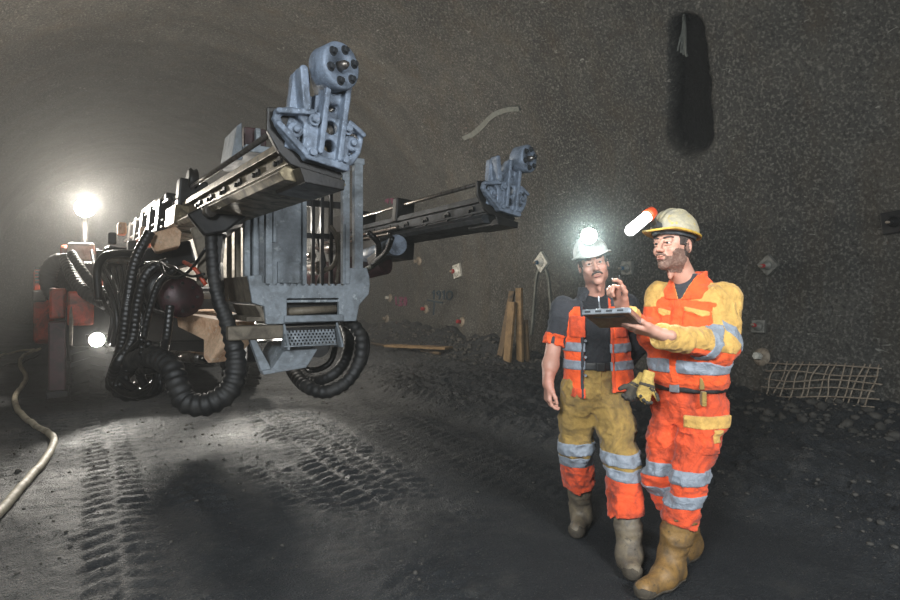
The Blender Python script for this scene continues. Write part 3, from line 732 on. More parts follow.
# step, tread plate and lower carrier
bbx('carrier_beam', M_DUSTY, (228, 341), (284, 325), YB-.02, YB+.14, .012)
s0, s1 = xz(283, 324, YB-.02), xz(338, 346, YB-.02)
for xx in (s0[0], s1[0]-.02):
    MB().prism([V(xx, YB-.02, s0[1]), V(xx, YB-.16, s1[1]+.03), V(xx, YB-.16, s1[1]), V(xx, YB+.05, s1[1]-.01)], V(.02, 0, 0)).build('step_cheek', M_GALV, BK, .004)
t0, t1 = xz(285, 331, YB-.1), xz(336, 343.5, YB-.1)
g = Grid((t0[0]-.02, -.03, t1[1]-.02), (t1[0]+.02, .03, t0[1]+.02), .0045); X, Y, Z = g.P.T.astype(float)
dd = np.maximum(np.maximum(t0[0]-X, X-t1[0]), np.maximum(t1[1]-Z, Z-t0[1]))
row = np.floor((Z-t1[1])/.026); hx = ((X-t0[0])/.032+.5*(row % 2)) % 1-.5; hz = ((Z-t1[1])/.026) % 1-.5
holes = np.hypot(hx*.032, hz*.026)-.0085; dd = np.maximum(dd, -holes)
g.obj('tread_plate', ext(dd, Y, -.006, .006, .002), M_GALV, BK, lambda v: v+np.stack([0*v[:, 0], YB-.06-.3*(t0[1]-v[:, 2]), 0*v[:, 0]], 1))
bbx('step_back', M_BLACK, (284, 343), (337, 326), YB+.03, YB+.05)
bbx('step_lip', M_GALV, (284, 347.5), (337, 343.5), YB-.16, YB-.1, .004)
MB().prism([atY(x, y, YB-.05) for x, y in ((270, 372), (284, 351), (318, 349), (308, 366))], V(0, .5, .05)).build('carrier_plate', M_GALV, BK, .01)
MB().prism([atY(x, y, YB) for x, y in ((250, 340), (256, 340), (270, 366), (271, 373), (262, 373))], V(0, .08, 0)).build('carrier_arm', M_GALV, BK, .008)
MB().prism([atY(x, y, YB-.06) for x, y in ((262, 371), (307, 364), (307, 367.5), (264, 375))], V(0, .12, 0)).build('carrier_foot', M_GALV, BK, .006)
MB().cyl(at(318, 345, 6.2), at(270, 345, 8.8), .13).build('basket_boom', M_BLACK, J)
for k in range(7):
    rr = random.Random(k+80); MB().bb(at(238+rr.random()*26, 340+rr.random()*24, 6.6), at(244+rr.random()*30, 336+rr.random()*24, 6.6)+V(0, .5, 0)).build('fitting_block', M_DUSTY if k % 2 else M_ALUD, J, .02)

# ---------------------------------------------------------------- right feed
OR = at(509, 214, 5.75)
L2, ex2, ey2, ez2, BEAM2, HEAD2 = feed(OR, V(-.015, 1, -.012), math.radians(5), 4.6, M_ALUD, 4.4, .08, .545)
lbox(L2, 'rock_drill', M_BLACK, (-.2, 3.2, .14), (.1, 4.3, .42), BEAM2, .02)
lbox(L2, 'centralizer', M_BLACK, (-.2, 2.0, .12), (.06, 2.12, .42), BEAM2, .02)
lbox(L2, 'feed_slide', M_BLACK, (-.3, 2.2, -.3), (.2, 3.2, -.08), BEAM2)
ltube(L2, 'feed_pipe', M_ROD, [(-.26, 1.8, .02), (-.26, 4.6, .02)], .02, BEAM2); ltube(L2, 'feed_pipe', M_ROD, [(-.26, 2.0, -.04), (-.28, 4.6, -.04)], .02, BEAM2)
MB().cyl(L2(-.35, 1.7, -.22), L2(-.3, 2.7, -.3), .09).build('swing_cylinder', M_CAST, J)
MB().cyl(L2(-.35, 1.62, -.22), L2(-.3, 1.76, -.22), .12).build('cylinder_cap', M_CAST, J)
MB().cyl(L2(-.1, 2.4, -.35), V(2.1, 9.2, 1.4), .16, .2).build('boom_arm', M_DRED, J)
MB().beam(at(372, 262, 7.4), at(398, 244, 7.0), .14, .1).build('boom_link', M_BLACK, J, .01)
hose('hydraulic_hose', [(368, 232, 6.8), (378, 244, 6.9), (376, 262, 7.2), (366, 270, 7.4)], .035)
hose('hydraulic_hose', [(392, 238, 6.6), (386, 252, 6.8), (372, 264, 7.2)], .03)
# ------------------------------------------------------------------ people
def skinmat(name, col, red):
    t = NT(name); n = t.noise(26, 4, .6); c = t.ramp(n, [(.3, tuple(x*.85 for x in col)), (.7, col)])
    c = t.mix(t.math('MULTIPLY', t.ramp(t.noise(7, 2, .5), [(.45, 0), (.65, 1)]), .35), c, red)
    return t.done(c, .48, 0, t.bump(t.noise(160, 3, .6), .2, .002), .4)
def cloth(name, col, dirt, amt=.45, rough=.85):
    t = NT(name)
    n1 = t.noise(5.5, 6, .65, dist=.8); n2 = t.noise(30, 4, .6)
    c = t.mix(t.ramp(n2, [(.3, 0), (.75, 1)]), tuple(x*.8 for x in col), tuple(min(1, x*1.1) for x in col))
    c = t.mix(t.ramp(n1, [(.72-.3*amt, 0), (1.0-.3*amt, .85)]), c, dirt)
    nb = t.bump(t.noise(420, 2, .5), .15, .001); nb = t.bump(t.noise(17, 4, .6, dist=1.0), .55, .03, nb)
    m = t.done(c, rough, 0, nb, .25); t.b.inputs['Sheen Weight'].default_value = .12; return m
M_SKIN1 = skinmat('weathered_skin', hexc('b98a78'), hexc('a3604f')); M_SKIN2 = skinmat('ruddy_skin', hexc('c39480'), hexc('ad6653'))
M_OR = cloth('hivis_orange_cloth', (.86, .11, .026), hexc('7a3a22'), .5)
M_ORD = cloth('worn_orange_cloth', (.8, .095, .028), hexc('55302a'), .95)
M_YE = cloth('ochre_yellow_cloth', hexc('c9a058'), hexc('7d6338'), .6)
M_KH = cloth('khaki_yellow_cloth', hexc('9c7f45'), hexc('4d4230'), .95)
M_GR = cloth('charcoal_cloth', hexc('3c3d41'), hexc('2a2a2b'), .4)
M_DK = cloth('black_fleece', hexc('232427'), hexc('1a1a1b'), .4)
M_REF = cloth('reflective_tape', hexc('868d96'), hexc('5f6163'), .45, .45)
M_BOOT1 = dirty('muddy_grey_rubber_boot', hexc('5d554a'), hexc('7a6d58'), .6, .6, scale=17, bump=.5, wear=hexc('3b3630'))
M_BOOT2 = dirty('muddy_tan_rubber_boot', hexc('846538'), hexc('5f4b31'), .6, .6, scale=17, bump=.5, wear=hexc('453824'))
M_SOLE = dirty('mud_caked_sole', hexc('4a4236'), hexc('2e2a25'), .5, .85, scale=20, bump=.4)
M_HAIR = dirty('dark_brown_hair', hexc('2e221c'), hexc('453730'), .5, .7, scale=40, bump=.6, bscale=220)
M_BEARD = dirty('greying_beard', hexc('6e5246'), hexc('8a7163'), .5, .8, scale=60, bump=.6, bscale=260)
M_HELM1 = dirty('scuffed_white_helmet', hexc('d8dcd6'), hexc('a3a7a0'), .5, .4, .0, scale=14, bump=.15, wear=hexc('70736f'))  # white lightened so the colour carries some of the cap lamp's glow
M_HELM2 = dirty('worn_yellow_grey_helmet', hexc('b9ae8e'), hexc('8f8a7c'), .6, .5, 0, scale=12, bump=.15, wear=hexc('c2a33f'))
M_BRIM = dirty('yellow_helmet_brim', hexc('c9a440'), hexc('8c7434'), .5, .5, 0, scale=12, bump=.15)
M_EYE = dirty('eye_white', hexc('a89d94'), None, 0, .2, bump=0); M_IRIS = dirty('dark_iris', hexc('241a14'), None, 0, .15, bump=0)
M_LIP = dirty('lips', hexc('93584f'), hexc('7d4a43'), .4, .5, scale=30)
M_BELT = dirty('black_leather_belt', hexc('191919'), hexc('33302c'), .4, .5, scale=14)
M_STEEL = dirty('scratched_silver', hexc('bcc2c8'), hexc('6b6f73'), .4, .35, .8, scale=10)
M_PLASTIC = dirty('dark_grey_plastic', hexc('3a3d40'), hexc('24262a'), .4, .45, 0, scale=14)
M_ORPL = dirty('orange_plastic', hexc('d8502a'), hexc('a04020'), .4, .4, 0, scale=14)
M_LAMPG = glow('cap_lamp_glass', (.9, 1.0, .98), 130); M_BAR = glow('led_bar_glass', (1.0, 1.0, 1.0), 9)

D = lambda cx, d, z=0.0: cam(cx, d, z)          # camera-aligned vectors and points share one rotation
def frame(fwd, roll=0.0):
    f = unit(fwd); r = unit(np.cross(f, V(0, 0, 1))); u = np.cross(r, f)
    c, s = math.cos(roll), math.sin(roll)
    return np.stack([r*c+u*s, f, u*c-r*s], 1)   # columns: right, forward, up
def creases(P, sc, amp, seed=0):
    q = P*np.asarray(sc)+seed; n = vnoise(q)+.45*vnoise(q*2.1+9)
    return amp*(np.abs(n)*1.3-.45)

def head_sdf(P, k=1.0):
    """face looks along +y, z up, metres for a 0.235 m tall head"""
    d = ell(P, (0, -.012, .035), (.074, .094, .086))
    d = smin(d, ell(P, (0, .028, -.045), (.057, .062, .066)), .035)
    for s in (-1, 1):
        d = smin(d, ell(P, (s*.045, .055, -.022), (.02, .024, .02)), .025)       # cheekbones
        d = smin(d, ell(P, (s*.05, .0, -.06), (.016, .03, .03)), .03)            # jaw corners
    d = smin(d, ell(P, (0, .074, -.098), (.024, .018, .017)), .025)
    d = smin(d, cap(P, (-.036, .079, .032), (.036, .079, .032), .012), .02)       # brow
    for s in (-1, 1): d = smax(d, -ell(P, (s*.031, .098, .011), (.02, .017, .013)), .012)
    n = smin(cap(P, (0, .092, .018), (0, .114, -.022), .008, .0125), ell(P, (-.013, .1, -.027), (.009, .011, .008)), .008)
    n = smin(n, ell(P, (.013, .1, -.027), (.009, .011, .008)), .008); d = smin(d, n, .011)
    d = smin(d, ell(P, (0, .083, -.057), (.026, .018, .016)), .012)               # muzzle
    d = smin(d, ell(P, (0, .098, -.053), (.021, .008, .005)), .006); d = smin(d, ell(P, (0, .097, -.066), (.018, .009, .006)), .006)
    d = smax(d, -ell(P, (0, .106, -.0595), (.02, .012, .0022)), .003)
    for s in (-1, 1):
        d = smin(d, cap(P, (s*.046, .079, .0175), (s*.018, .088, .0175), .0062), .005)   # lids
        d = smin(d, cap(P, (s*.044, .079, .0035), (s*.02, .086, .002), .005), .005)
        e = ell(P, (s*.08, -.012, -.002), (.009, .02, .033)); e = smax(e, -ell(P, (s*.09, -.006, .002), (.008, .011, .02)), .006)
        d = smin(d, e, .008)
    return d
def hand_sdf(P, W, d, n, right, curls, thumb, s=1.0, fat=1.0, spread=0.0):
    d = unit(d); n = unit(n-d*np.dot(n, d)); t = np.cross(d, n) if right else np.cross(n, d)
    W = V(*W); off = np.array([.033, .011, -.011, -.031])*s; ln = np.array([.072, .08, .074, .058])*s
    o = None
    for i in range(4):
        e = cap(P, W+t*off[i]*.55+d*.01*s, W+d*(.09-.006*(i == 3))*s+t*off[i], .0145*s*fat, .0125*s*fat); o = e if o is None else smin(o, e, .014)
    o = smin(o, cap(P, W-d*.05*s+t*.012, W+d*.012*s+t*.012, .022*s, .02*s), .015); o = smin(o, cap(P, W-d*.05*s-t*.012, W+d*.012*s-t*.012, .022*s, .02*s), .015)
    tb = W+d*.045*s+t*.04*s+n*.012*s
    o = smin(o, cap(P, W+d*.015*s+t*.02*s+n*.006*s, tb, .017*s*fat, .0145*s*fat), .018)
    for i in range(4):
        p = W+d*(.088-.006*(i == 3))*s+t*off[i]; a = 0.0; r = .0095*s*fat*(.9 if i == 3 else 1)
        c = curls[i]; fan = t*spread*off[i]/s*8; f = None
        for j, fr in enumerate((.45, .31, .24)):
            a += math.radians(c[j]); q = p+unit(d*math.cos(a)+n*math.sin(a)+fan*max(0, math.cos(a)))*ln[i]*fr
            e = cap(P, p, q, r, r*.92); f = e if f is None else smin(f, e, .004); p = q; r *= .92
        o = smin(o, f, .006)
    p = tb; r = .0115*s*fat
    for j, v in enumerate(thumb):
        q = p+unit(d*v[0]+t*v[1]+n*v[2])*(.036, .03)[j]*s; o = smin(o, cap(P, p, q, r, r*.88), .007); p = q; r *= .9
    return o
def lohi(pts, pad):
    a = np.array(pts); return a.min(0)-pad, a.max(0)+pad
def joined(name, parts, mat, parent):
    vs, fs, k = [], [], 0
    for v, f in parts: vs.append(v); fs.append(f+k); k += len(v)
    return link(name, mesh_from(name, np.concatenate(vs), np.concatenate(fs), mat), parent)
def head_parts(root, Hc, R, scale, skin, neck_to, beard):
    """returns the (verts, faces) of head and neck, and builds eyes, hair, brows as children"""
    xf = lambda v: V(*Hc)+(v*scale)@R.T
    nk = (V(*neck_to)-V(*Hc))@R/scale
    g = Grid((-.105, -.135, -.27), (.105, .14, .14), .0031)
    P = g.P; d = head_sdf(P)
    d = smin(d, cap(P, (0, -.02, -.06), nk, .054, .062), .03)
    d = smin(d, ell(P, (0, .022, -.14), (.01, .012, .02)), .03)
    v, f = g.mesh(d); out = (xf(v), f)
    for s in (-1, 1):
        c = xf(np.array([[s*.031, .0765, .0105]]))[0]
        dv = R[:, 1]
        e = MB().lathe(c-dv*.0135*scale, dv, [(.0135-.0135*math.cos(a), .0135*math.sin(a)*scale) for a in np.linspace(.05, 3.09, 12)], 16).build('eye', M_EYE, root)
        MB().lathe(c+dv*.0115*scale, dv, [(0, .0072), (.0022, .0052), (.003, .001)], 14).build('iris', M_IRIS, e)
        g.obj('eyebrow', np.maximum.reduce([d-.0032+.001*vnoise(P*400), seg2(P[:, 0], P[:, 2], (s*.017, .0345), (s*.045, .0375), .005), .05-P[:, 1]]), M_HAIR, root, xf)
    # hair under the helmet
    hs = ell(P, (0, -.016, .036), (.079, .096, .088))
    reg = np.maximum(P[:, 2]-.09, np.maximum(P[:, 1]-.035-.25*np.maximum(0, P[:, 2]-.03)+np.where(P[:, 2] < .0, .03, 0), -.055-P[:, 2]+.3*np.maximum(0, P[:, 1]+.02)))
    hh = np.maximum(np.minimum(hs, d-.0045), reg)+.0018*vnoise(P*230)
    hh = np.maximum(hh, -ell(P, (-.082, -.012, -.002), (.014, .023, .036))); hh = np.maximum(hh, -ell(P, (.082, -.012, -.002), (.014, .023, .036)))
    g.obj('hair', hh, M_HAIR, root, xf)
    if beard:
        line = P[:, 2]+.05-np.maximum(0, np.abs(P[:, 0])-.045)*1.6
        reg = np.maximum(line, np.maximum(-.01-P[:, 1]+.0, -.128-P[:, 2]))
        b = np.maximum(d-.0016+.0024*vnoise(P*330), reg+.006*vnoise(P*140))
        b = np.maximum(b, -ell(P, (0, .1, -.06), (.024, .03, .0105)))
        g.obj('beard', b, M_BEARD, root, xf)
    gm = Grid((-.04, .07, -.07), (.04, .115, -.03), .0022)
    m = None
    for s in (-1, 1):
        e = smin(cap(gm.P, (s*.003, .104, -.043), (s*.02, .098, -.047), .0058), cap(gm.P, (s*.02, .098, -.047), (s*.031, .087, -.056), .0052, .003), .004); m = e if m is None else np.minimum(m, e)
    gm.obj('moustache', m+.0015*vnoise(gm.P*380), M_BEARD if beard else M_HAIR, root, xf)
    gl = Grid((-.03, .08, -.08), (.03, .115, -.06), .0022)
    gl.obj('lower_lip', smax(ell(gl.P, (0, .0975, -.0665), (.019, .0095, .0055)), -ell(gl.P, (0, .107, -.0595), (.022, .012, .0026)), .003), M_LIP, root, xf)
    return out, xf
def helmet(root, xf, R, shell, brim, tilt=0.0):
    g = Grid((-.15, -.19, -.02), (.15, .21, .2), .0042); P = g.P; ct, s_ = math.cos(tilt), math.sin(tilt)
    Q = P.copy(); Q[:, 1] = P[:, 1]*ct+(P[:, 2]-.05)*s_; Q[:, 2] = (P[:, 2]-.05)*ct-P[:, 1]*s_+.05
    dome = ell(Q, (0, -.012, .056), (.107, .13, .122))
    for x in (-.045, 0, .045): dome = dome-.0045*sstep(.012, .004, np.abs(Q[:, 0]-x*(1-.6*np.abs(Q[:, 1])/.13)))*sstep(.08, .11, Q[:, 2]).astype(f32)
    sh = np.maximum(np.maximum(dome, -(dome+.007)), .05-Q[:, 2])
    e2 = (np.sqrt((Q[:, 0]/.122)**2+((Q[:, 1]-.008)/.164)**2)-1)*.122; zb = .05-.9*np.maximum(0, Q[:, 1]-.1)**1.5-.12*np.maximum(0, np.abs(Q[:, 0])-.1)
    br = np.maximum(np.abs(Q[:, 2]-zb)-.0055, np.maximum(e2, -(dome+.004)))
    H = g.obj('helmet', sh, shell, root, xf)
    g.obj('brim', br, brim, H, xf)
    band = np.maximum(np.maximum(dome+.012, -(dome+.018)), np.abs(Q[:, 2]-.042)-.014); g.obj('headband', band, M_PLASTIC, H, xf)
    return H
def boot(root, ankle, heel, toe, top, r_top, mat, name='boot'):
    """wellington: shaft to top, foot from heel to toe on the ground"""
    A, H_, T, U = [V(*p) for p in (ankle, heel, toe, top)]
    lo, hi = lohi([A, H_, T, U], .14); lo[2] = -.01; g = Grid(lo, hi, .0058); P = g.P
    fd = T-H_; fd[2] = 0; L = np.linalg.norm(fd); fd /= L; w = np.cross(V(0, 0, 1), fd)
    foot = smin(cap(P, H_+fd*.045+V(0, 0, .055), H_+fd*L*.45+V(0, 0, .06), .046, .048), cap(P, H_+fd*L*.5+V(0, 0, .05), T-fd*.055+V(0, 0, .043), .05, .046), .04)
    sh = chain(P, [U, (U+A)/2+w*.004, A], [r_top, r_top*.93, .058], .03)
    d = smin(foot, sh, .05); d = smin(d, cap(P, A, H_+fd*L*.4+V(0, 0, .07), .055, .05), .05)
    ax = unit(U-A); d = np.maximum(d, (P-U)@ax.astype(f32))
    d = d+creases(P, (9, 9, 26), .006, 3.0)*sstep(.08, .16, P[:, 2])
    d = np.maximum(d, .0-P[:, 2])
    o = g.obj(name, np.maximum(d, .022-P[:, 2]), mat, root)
    s = np.maximum(np.maximum(d-.005, P[:, 2]-.026), .001-P[:, 2]); s = s+.002*vnoise(P*60)
    g.obj('sole', np.maximum(s, .001-P[:, 2]), M_SOLE, o)
    tc = np.maximum.reduce([d-.004, .02-P[:, 2], P[:, 2]-.062-.02*vnoise(P*40), np.linalg.norm(P-(T-fd*.02).astype(f32), axis=1)-.085]); g.obj('toe_cap', tc, M_SOLE, o)
    rim = np.maximum(np.abs((P-U)@ax.astype(f32)+.012)-.008, d-.004); g.obj('boot_rim', rim, mat, o)
    return o

# ======================= the man on the right, in orange and yellow
fR = unit(D(-.65, -.76)); lR = unit(D(.76, -.65)); upv = V(0, 0, 1)
OR_ = D(1.237, 3.1, 0)
RM = thing('person', 'man in orange and yellow workwear and yellowish helmet, raising one hand over a tablet', 'person', D(1.15, 3.05, 0))
b2 = lambda l, f, z: OR_+lR*l+fR*f+upv*z
shL, shR = b2(.165, -.01, 1.402), b2(-.155, .0, 1.425)
elL, wrL = D(1.325, 2.93, 1.175), D(.965, 2.765, 1.238)
elR, wrR = at(653, 337, 3.1), at(624, 311, 2.95)
lo, hi = lohi([shL, shR, elL, wrL, elR, wrR, b2(.2, .2, .9), b2(-.2, -.2, 1.56)], .11)
g = Grid(lo, hi, .0057); P = g.P
tor = slices(P, OR_, lR, fR, [(.90, 0, .0, .172, .135), (.95, 0, .0, .174, .138), (.985, 0, .01, .196, .162), (1.06, 0, .02, .2, .172), (1.16, 0, .02, .198, .168), (1.28, 0, .01, .2, .152), (1.38, 0, 0, .19, .13), (1.44, 0, -.01, .155, .105), (1.48, 0, -.012, .098, .085), (1.53, 0, -.005, .066, .066)])
wr = creases(P, (8, 8, 10), .013, 1.7)+creases(P, (17, 17, 22), .005, 3.3)
tor = tor+wr
slL = chain(P, [shL, elL, wrL+unit(wrL-elL)*.02], [.084, .074, .054], .05); slR = chain(P, [shR, elR, wrR-unit(wrR-elR)*.01], [.07, .06, .046], .05)
axL = unit(wrL-elL).astype(f32); axR = unit(wrR-elR).astype(f32); auL = unit(elL-shL).astype(f32)
fold = creases(P, (20, 16, 13), .012, 5.1)
slL = np.maximum(slL+fold, (P-wrL.astype(f32))@axL); slR = np.maximum(slR+fold, (P-(wrR-axR*.03).astype(f32))@axR)
arms = np.minimum(slL, slR)
J0 = smin(tor, arms, .045); J0 = np.maximum(J0, .955-P[:, 2])
lc = (P-OR_.astype(f32))@lR.astype(f32); fc = (P-OR_.astype(f32))@fR.astype(f32); zc = P[:, 2]
jk = g.obj('jacket', J0, M_OR, RM)
inL = np.maximum(slL-tor, 0)*0+(slL-tor); inR = slR-tor                      # negative where the sleeve is the nearer surface
tF = (P-elL.astype(f32))@axL; zF = ((P-elL.astype(f32))-tF[:, None]*axL)[:, 2]
tU = (P-shL.astype(f32))@auL; bU = ((P-shL.astype(f32))-tU[:, None]*auL)@fR.astype(f32)
under = np.minimum(np.maximum.reduce([zF+.032, tF-.24, -.02-tF]), np.maximum.reduce([bU+.03-.25*(tU-.12), .1-tU, -inL*0-1]))
yoke = np.minimum(np.maximum(1.402-.10*lc-zc, np.minimum(-.0+inL*-1, 9)), np.maximum(inL, -under))
yoke = np.minimum(np.maximum(1.402-.1*lc-zc, -1), np.maximum(inL, -under)); yoke = np.minimum(yoke, np.maximum(inR, 1.36-zc))
yoke = np.maximum(yoke, zc-1.515)
g.obj('yellow_yoke_and_sleeve', np.maximum(J0-.0028, yoke), M_YE, jk)['label'] = 'ochre yellow yoke and sleeves'
def band(name, reg, off=.0055, mat=None, par=None): return g.obj(name, np.maximum(J0-off, reg), mat or M_REF, par or jk)
tilt = .06*np.sin(lc*9)+0*lc
band('reflective_band', np.maximum(np.abs(zc-1.073+.012*vnoise(P*6))-.031, -np.minimum(inL, inR)+.0))
band('reflective_band', np.maximum.reduce([np.abs(tF-.1+.25*zF)-.027, inL, zF-.1, .03-tF])); band('reflective_band', np.maximum(np.abs(tU-.205+.6*bU)-.03, np.maximum(inL, tF-.05)))
# collar, placket, chest pockets
Nk = b2(0, -.005, 1.50)
co_ = slices(P, OR_, lR, fR, [(1.455, 0, -.01, .1, .093), (1.50, 0, -.008, .084, .082), (1.555, 0, -.012, .086, .08)])
co_ = np.maximum(np.maximum(co_, -(co_+.012)), np.abs(zc-1.505)-.05); co_ = np.maximum(co_, -(np.maximum(np.abs(lc+.01)-.022-.9*np.maximum(0, zc-1.47), -fc)))
co_ = np.maximum(co_, zc-1.548-.25*fc*-1*0+.35*np.maximum(0, fc))
g.obj('collar', co_, M_OR, jk)
onT = np.maximum(-inL, -inR)+.004
band('placket', np.maximum.reduce([np.abs(lc+.015)-.02, -fc, zc-1.40, .99-zc, onT]), .006, M_OR)
vee = np.abs(lc+.01)-.010-.42*np.maximum(0, zc-1.405)
lap = np.maximum.reduce([np.hypot(lc, fc-.01)-.125, -fc-.02, -vee, 1.40-zc, zc-1.53, onT])
band('shirt_opening', np.maximum.reduce([vee, 1.405-zc, -fc, onT]), .005, M_GR)
band('collar_lapel', lap, .010, M_OR)
for (l0, nm) in ((.08, 'chest_pocket'), (-.105, 'chest_pocket')):
    pk = band(nm, np.maximum.reduce([np.abs(lc-l0)-.058, np.abs(zc-1.29)-.07, -fc, onT]), .006, M_OR)
    band('pocket_flap', np.maximum.reduce([np.abs(lc-l0)-.058, zc-1.357+.2*(lc-l0), 1.335-.3*np.maximum(0, .04-np.abs(lc-l0-.02))-zc-.2*(lc-l0), -fc, onT]), .011, M_YE, pk)
band('sleeve_pocket', np.maximum.reduce([np.abs(tU-.11)-.05, inL, np.abs(((P-shL.astype(f32))@fR.astype(f32))-.01)-.04, -((P-shL.astype(f32))@lR.astype(f32))]), .006, M_YE)
# trousers
pel = b2(0, 0, .9)
hpL, knL, akL = b2(.08, 0, .86), at(689, 478, 2.97), at(671, 556, 2.99)
hpR, knR, akR = b2(-.08, 0, .86), at(660, 478, 3.13), at(690, 543, 3.24)
lo, hi = lohi([hpL, knL, akL, hpR, knR, akR, b2(.2, .2, 1.0), b2(-.2, -.2, 1.0)], .12); lo[2] = .2
g = Grid(lo, hi, .0058); P = g.P; zc = P[:, 2]; lc = (P-OR_.astype(f32))@lR.astype(f32); fc = (P-OR_.astype(f32))@fR.astype(f32)
def legd(h, k, a, rs):
    k2 = k+(a-k)*.62; return chain(P, [h, (h+k)/2, k, k2], rs, .04)
wrt = creases(P, (11, 11, 15), .015, 8.2)+creases(P, (22, 22, 30), .005, 1.2)+creases(P, (5, 5, 26), .005, 2.2)*sstep(.7, .4, zc)
dL = legd(hpL, knL, akL, [.102, .095, .083, .086]); dR = legd(hpR, knR, akR, [.102, .094, .08, .083])
zL = knL+(akL-knL)*.56; zR = knR+(akR-knR)*.56
dL = np.maximum(dL, (P-zL.astype(f32))@unit(akL-knL).astype(f32)); dR = np.maximum(dR, (P-zR.astype(f32))@unit(akR-knR).astype(f32))
hip = slices(P, OR_, lR, fR, [(.78, 0, -.01, .165, .13), (.86, 0, -.012, .172, .145), (.94, 0, -.005, .17, .14), (.985, 0, 0, .172, .136)])
J0 = smin(smin(dL, dR, .02), hip, .05)+wrt; J0 = np.maximum(J0, zc-.975)
TRo = g.obj('trousers', J0, M_ORD, RM)
for c_, hw in ((.532, .033), (.418, .03)):
    for a_, b_ in ((dL, dR), (dR, dL)): g.obj('reflective_band', np.maximum.reduce([J0-.0045, np.abs(zc-c_+.012*vnoise(P*7))-hw, a_-b_]), M_REF, TRo)
pkz = np.maximum.reduce([np.abs(zc-.735)-.085, np.abs(fc-.075-.12*(.75-zc))-.078, -lc+.02, dL-dR])
pk = g.obj('cargo_pocket', np.maximum(J0-.010, pkz), M_ORD, TRo)
g.obj('pocket_flap', np.maximum(J0-.016, np.maximum.reduce([np.abs(zc-.80)-.03, np.abs(fc-.07)-.085, -lc+.02, dL-dR])), M_YE, pk)['label'] = 'ochre pocket flap'
g.obj('flap_tab', np.maximum(J0-.017, np.maximum.reduce([np.abs(zc-.735)-.033, np.abs(fc-.09)-.022, -lc+.02, dL-dR])), M_YE, pk)
bl = slices(P, OR_, lR, fR, [(.90, 0, 0, .184, .152), (1.0, 0, 0, .182, .15)])
g.obj('belt', np.maximum(np.minimum(np.maximum(bl, -(bl+.02)), 9), np.abs(zc-.962)-.02), M_BELT, RM)
MB().box(b2(-.02, .158, .962), (.05, .012, .045), (lR, fR, upv)).build('belt_buckle', M_STEEL, RM, .004)
for l0, zz in ((.1, 1.0), (.11, .92)): MB().box(b2(l0, .13, zz), (.022, .05, .07), (unit(lR*.8-fR*.5), unit(fR*.8+lR*.5), upv)).build('belt_loop', M_KH, RM, .004)
# boots
def grd(p): p = V(*p); p[2] = 0; return p
boot(RM, akL+V(0, 0, -.0), grd(at(683, 582, 3.0)), grd(at(637, 603, 2.79)), knL+(akL-knL)*.46, .08, M_BOOT2)
boot(RM, akR, grd(D(1.335, 3.31)), grd(D(1.165, 3.11)), knR+(akR-knR)*.5, .078, M_BOOT2)
# head, hands, body under the clothes
HcR = at(673, 247, 3.06); RR = frame(D(-.84, -.56, .05), math.radians(-2)); HS2 = 1.04
hp_, xfR = head_parts(RM, HcR, RR, HS2, M_SKIN2, b2(0, -.01, 1.44), True)
parts = [hp_]
dirL = unit(D(-.93, .22, .2)); TABN = unit(D(.139, .309, .941))
WL = D(.955, 2.752, 1.25)
HL = lambda P: hand_sdf(P, WL, dirL, TABN, False, [(2, 6, 6), (2, 8, 8), (4, 10, 8), (8, 12, 8)], [(.9, .35, .25), (1, .1, .3)], 1.1)
lo, hi = lohi([WL-dirL*.07, WL+dirL*.19], .075); gh = Grid(lo, hi, .0028)
d = HL(gh.P); d = smin(d, cap(gh.P, WL-dirL*.03, wrL-axL*.05, .027, .034), .02); parts.append(gh.mesh(d))
WR = at(622, 307, 2.93); dirR = unit(D(-.28, -.2, .95)); nR = unit(D(-.86, -.5, -.1))
THR = [(.95, .45, .1), (1, -.05, .35)]
lo, hi = lohi([WR-dirR*.06, WR+dirR*.2], .085); gh = Grid(lo, hi, .0028)
d = hand_sdf(gh.P, WR, dirR, nR, True, [(18, 30, 24), (60, 80, 50), (72, 86, 50), (80, 86, 50)], THR, 1.12); d = smin(d, cap(gh.P, WR-dirR*.03, wrR-axR*.04, .026, .032), .02); parts.append(gh.mesh(d))
lo, hi = lohi([shL, shR, akL, akR, Nk], .12); lo[2] = .05; hi[2] = 1.5; gb = Grid(lo, hi, .013); Pb = gb.P
bd = slices(Pb, OR_, lR, fR, [(.84, 0, 0, .13, .1), (1.0, 0, 0, .15, .11), (1.3, 0, 0, .15, .1), (1.42, 0, -.01, .11, .08), (1.48, 0, -.012, .05, .05)])
for pts, rs in (([hpL, knL, akL], [.08, .055, .04]), ([hpR, knR, akR], [.08, .055, .04]), ([shL, elL, wrL], [.05, .04, .03]), ([shR, elR, wrR], [.05, .04, .03])): bd = smin(bd, chain(Pb, pts, rs), .04)
parts.append(gb.mesh(bd))
joined('body', parts, M_SKIN2, RM)
gi = Grid(*lohi([Nk], .11), .005); sh_ = slices(gi.P, OR_, lR, fR, [(1.42, 0, -.005, .075, .078), (1.5, 0, -.005, .064, .066), (1.53, 0, -.008, .062, .062)]); gi.obj('undershirt', np.maximum(sh_, gi.P[:, 2]-1.525+.25*np.maximum(0, (gi.P-OR_.astype(f32))@fR.astype(f32))), M_GR, RM)
HR_ = helmet(RM, lambda v: xfR(v+np.array([0, 0, .012])), RR, M_HELM2, M_BRIM, .11)
a, b = at(650, 214, 2.91), at(626, 234, 2.82); ab = unit(b-a)
MB().cyl(xfR(np.array([[0, .11, .085]]))[0], xfR(np.array([[0, .15, .1]]))[0], .026, .02).build('lamp_bracket', M_PLASTIC, HR_, .004)
MB().beam(xfR(np.array([[0, .14, .095]]))[0], a-ab*.01, .03, .03).build('lamp_clip', M_PLASTIC, HR_, .005)
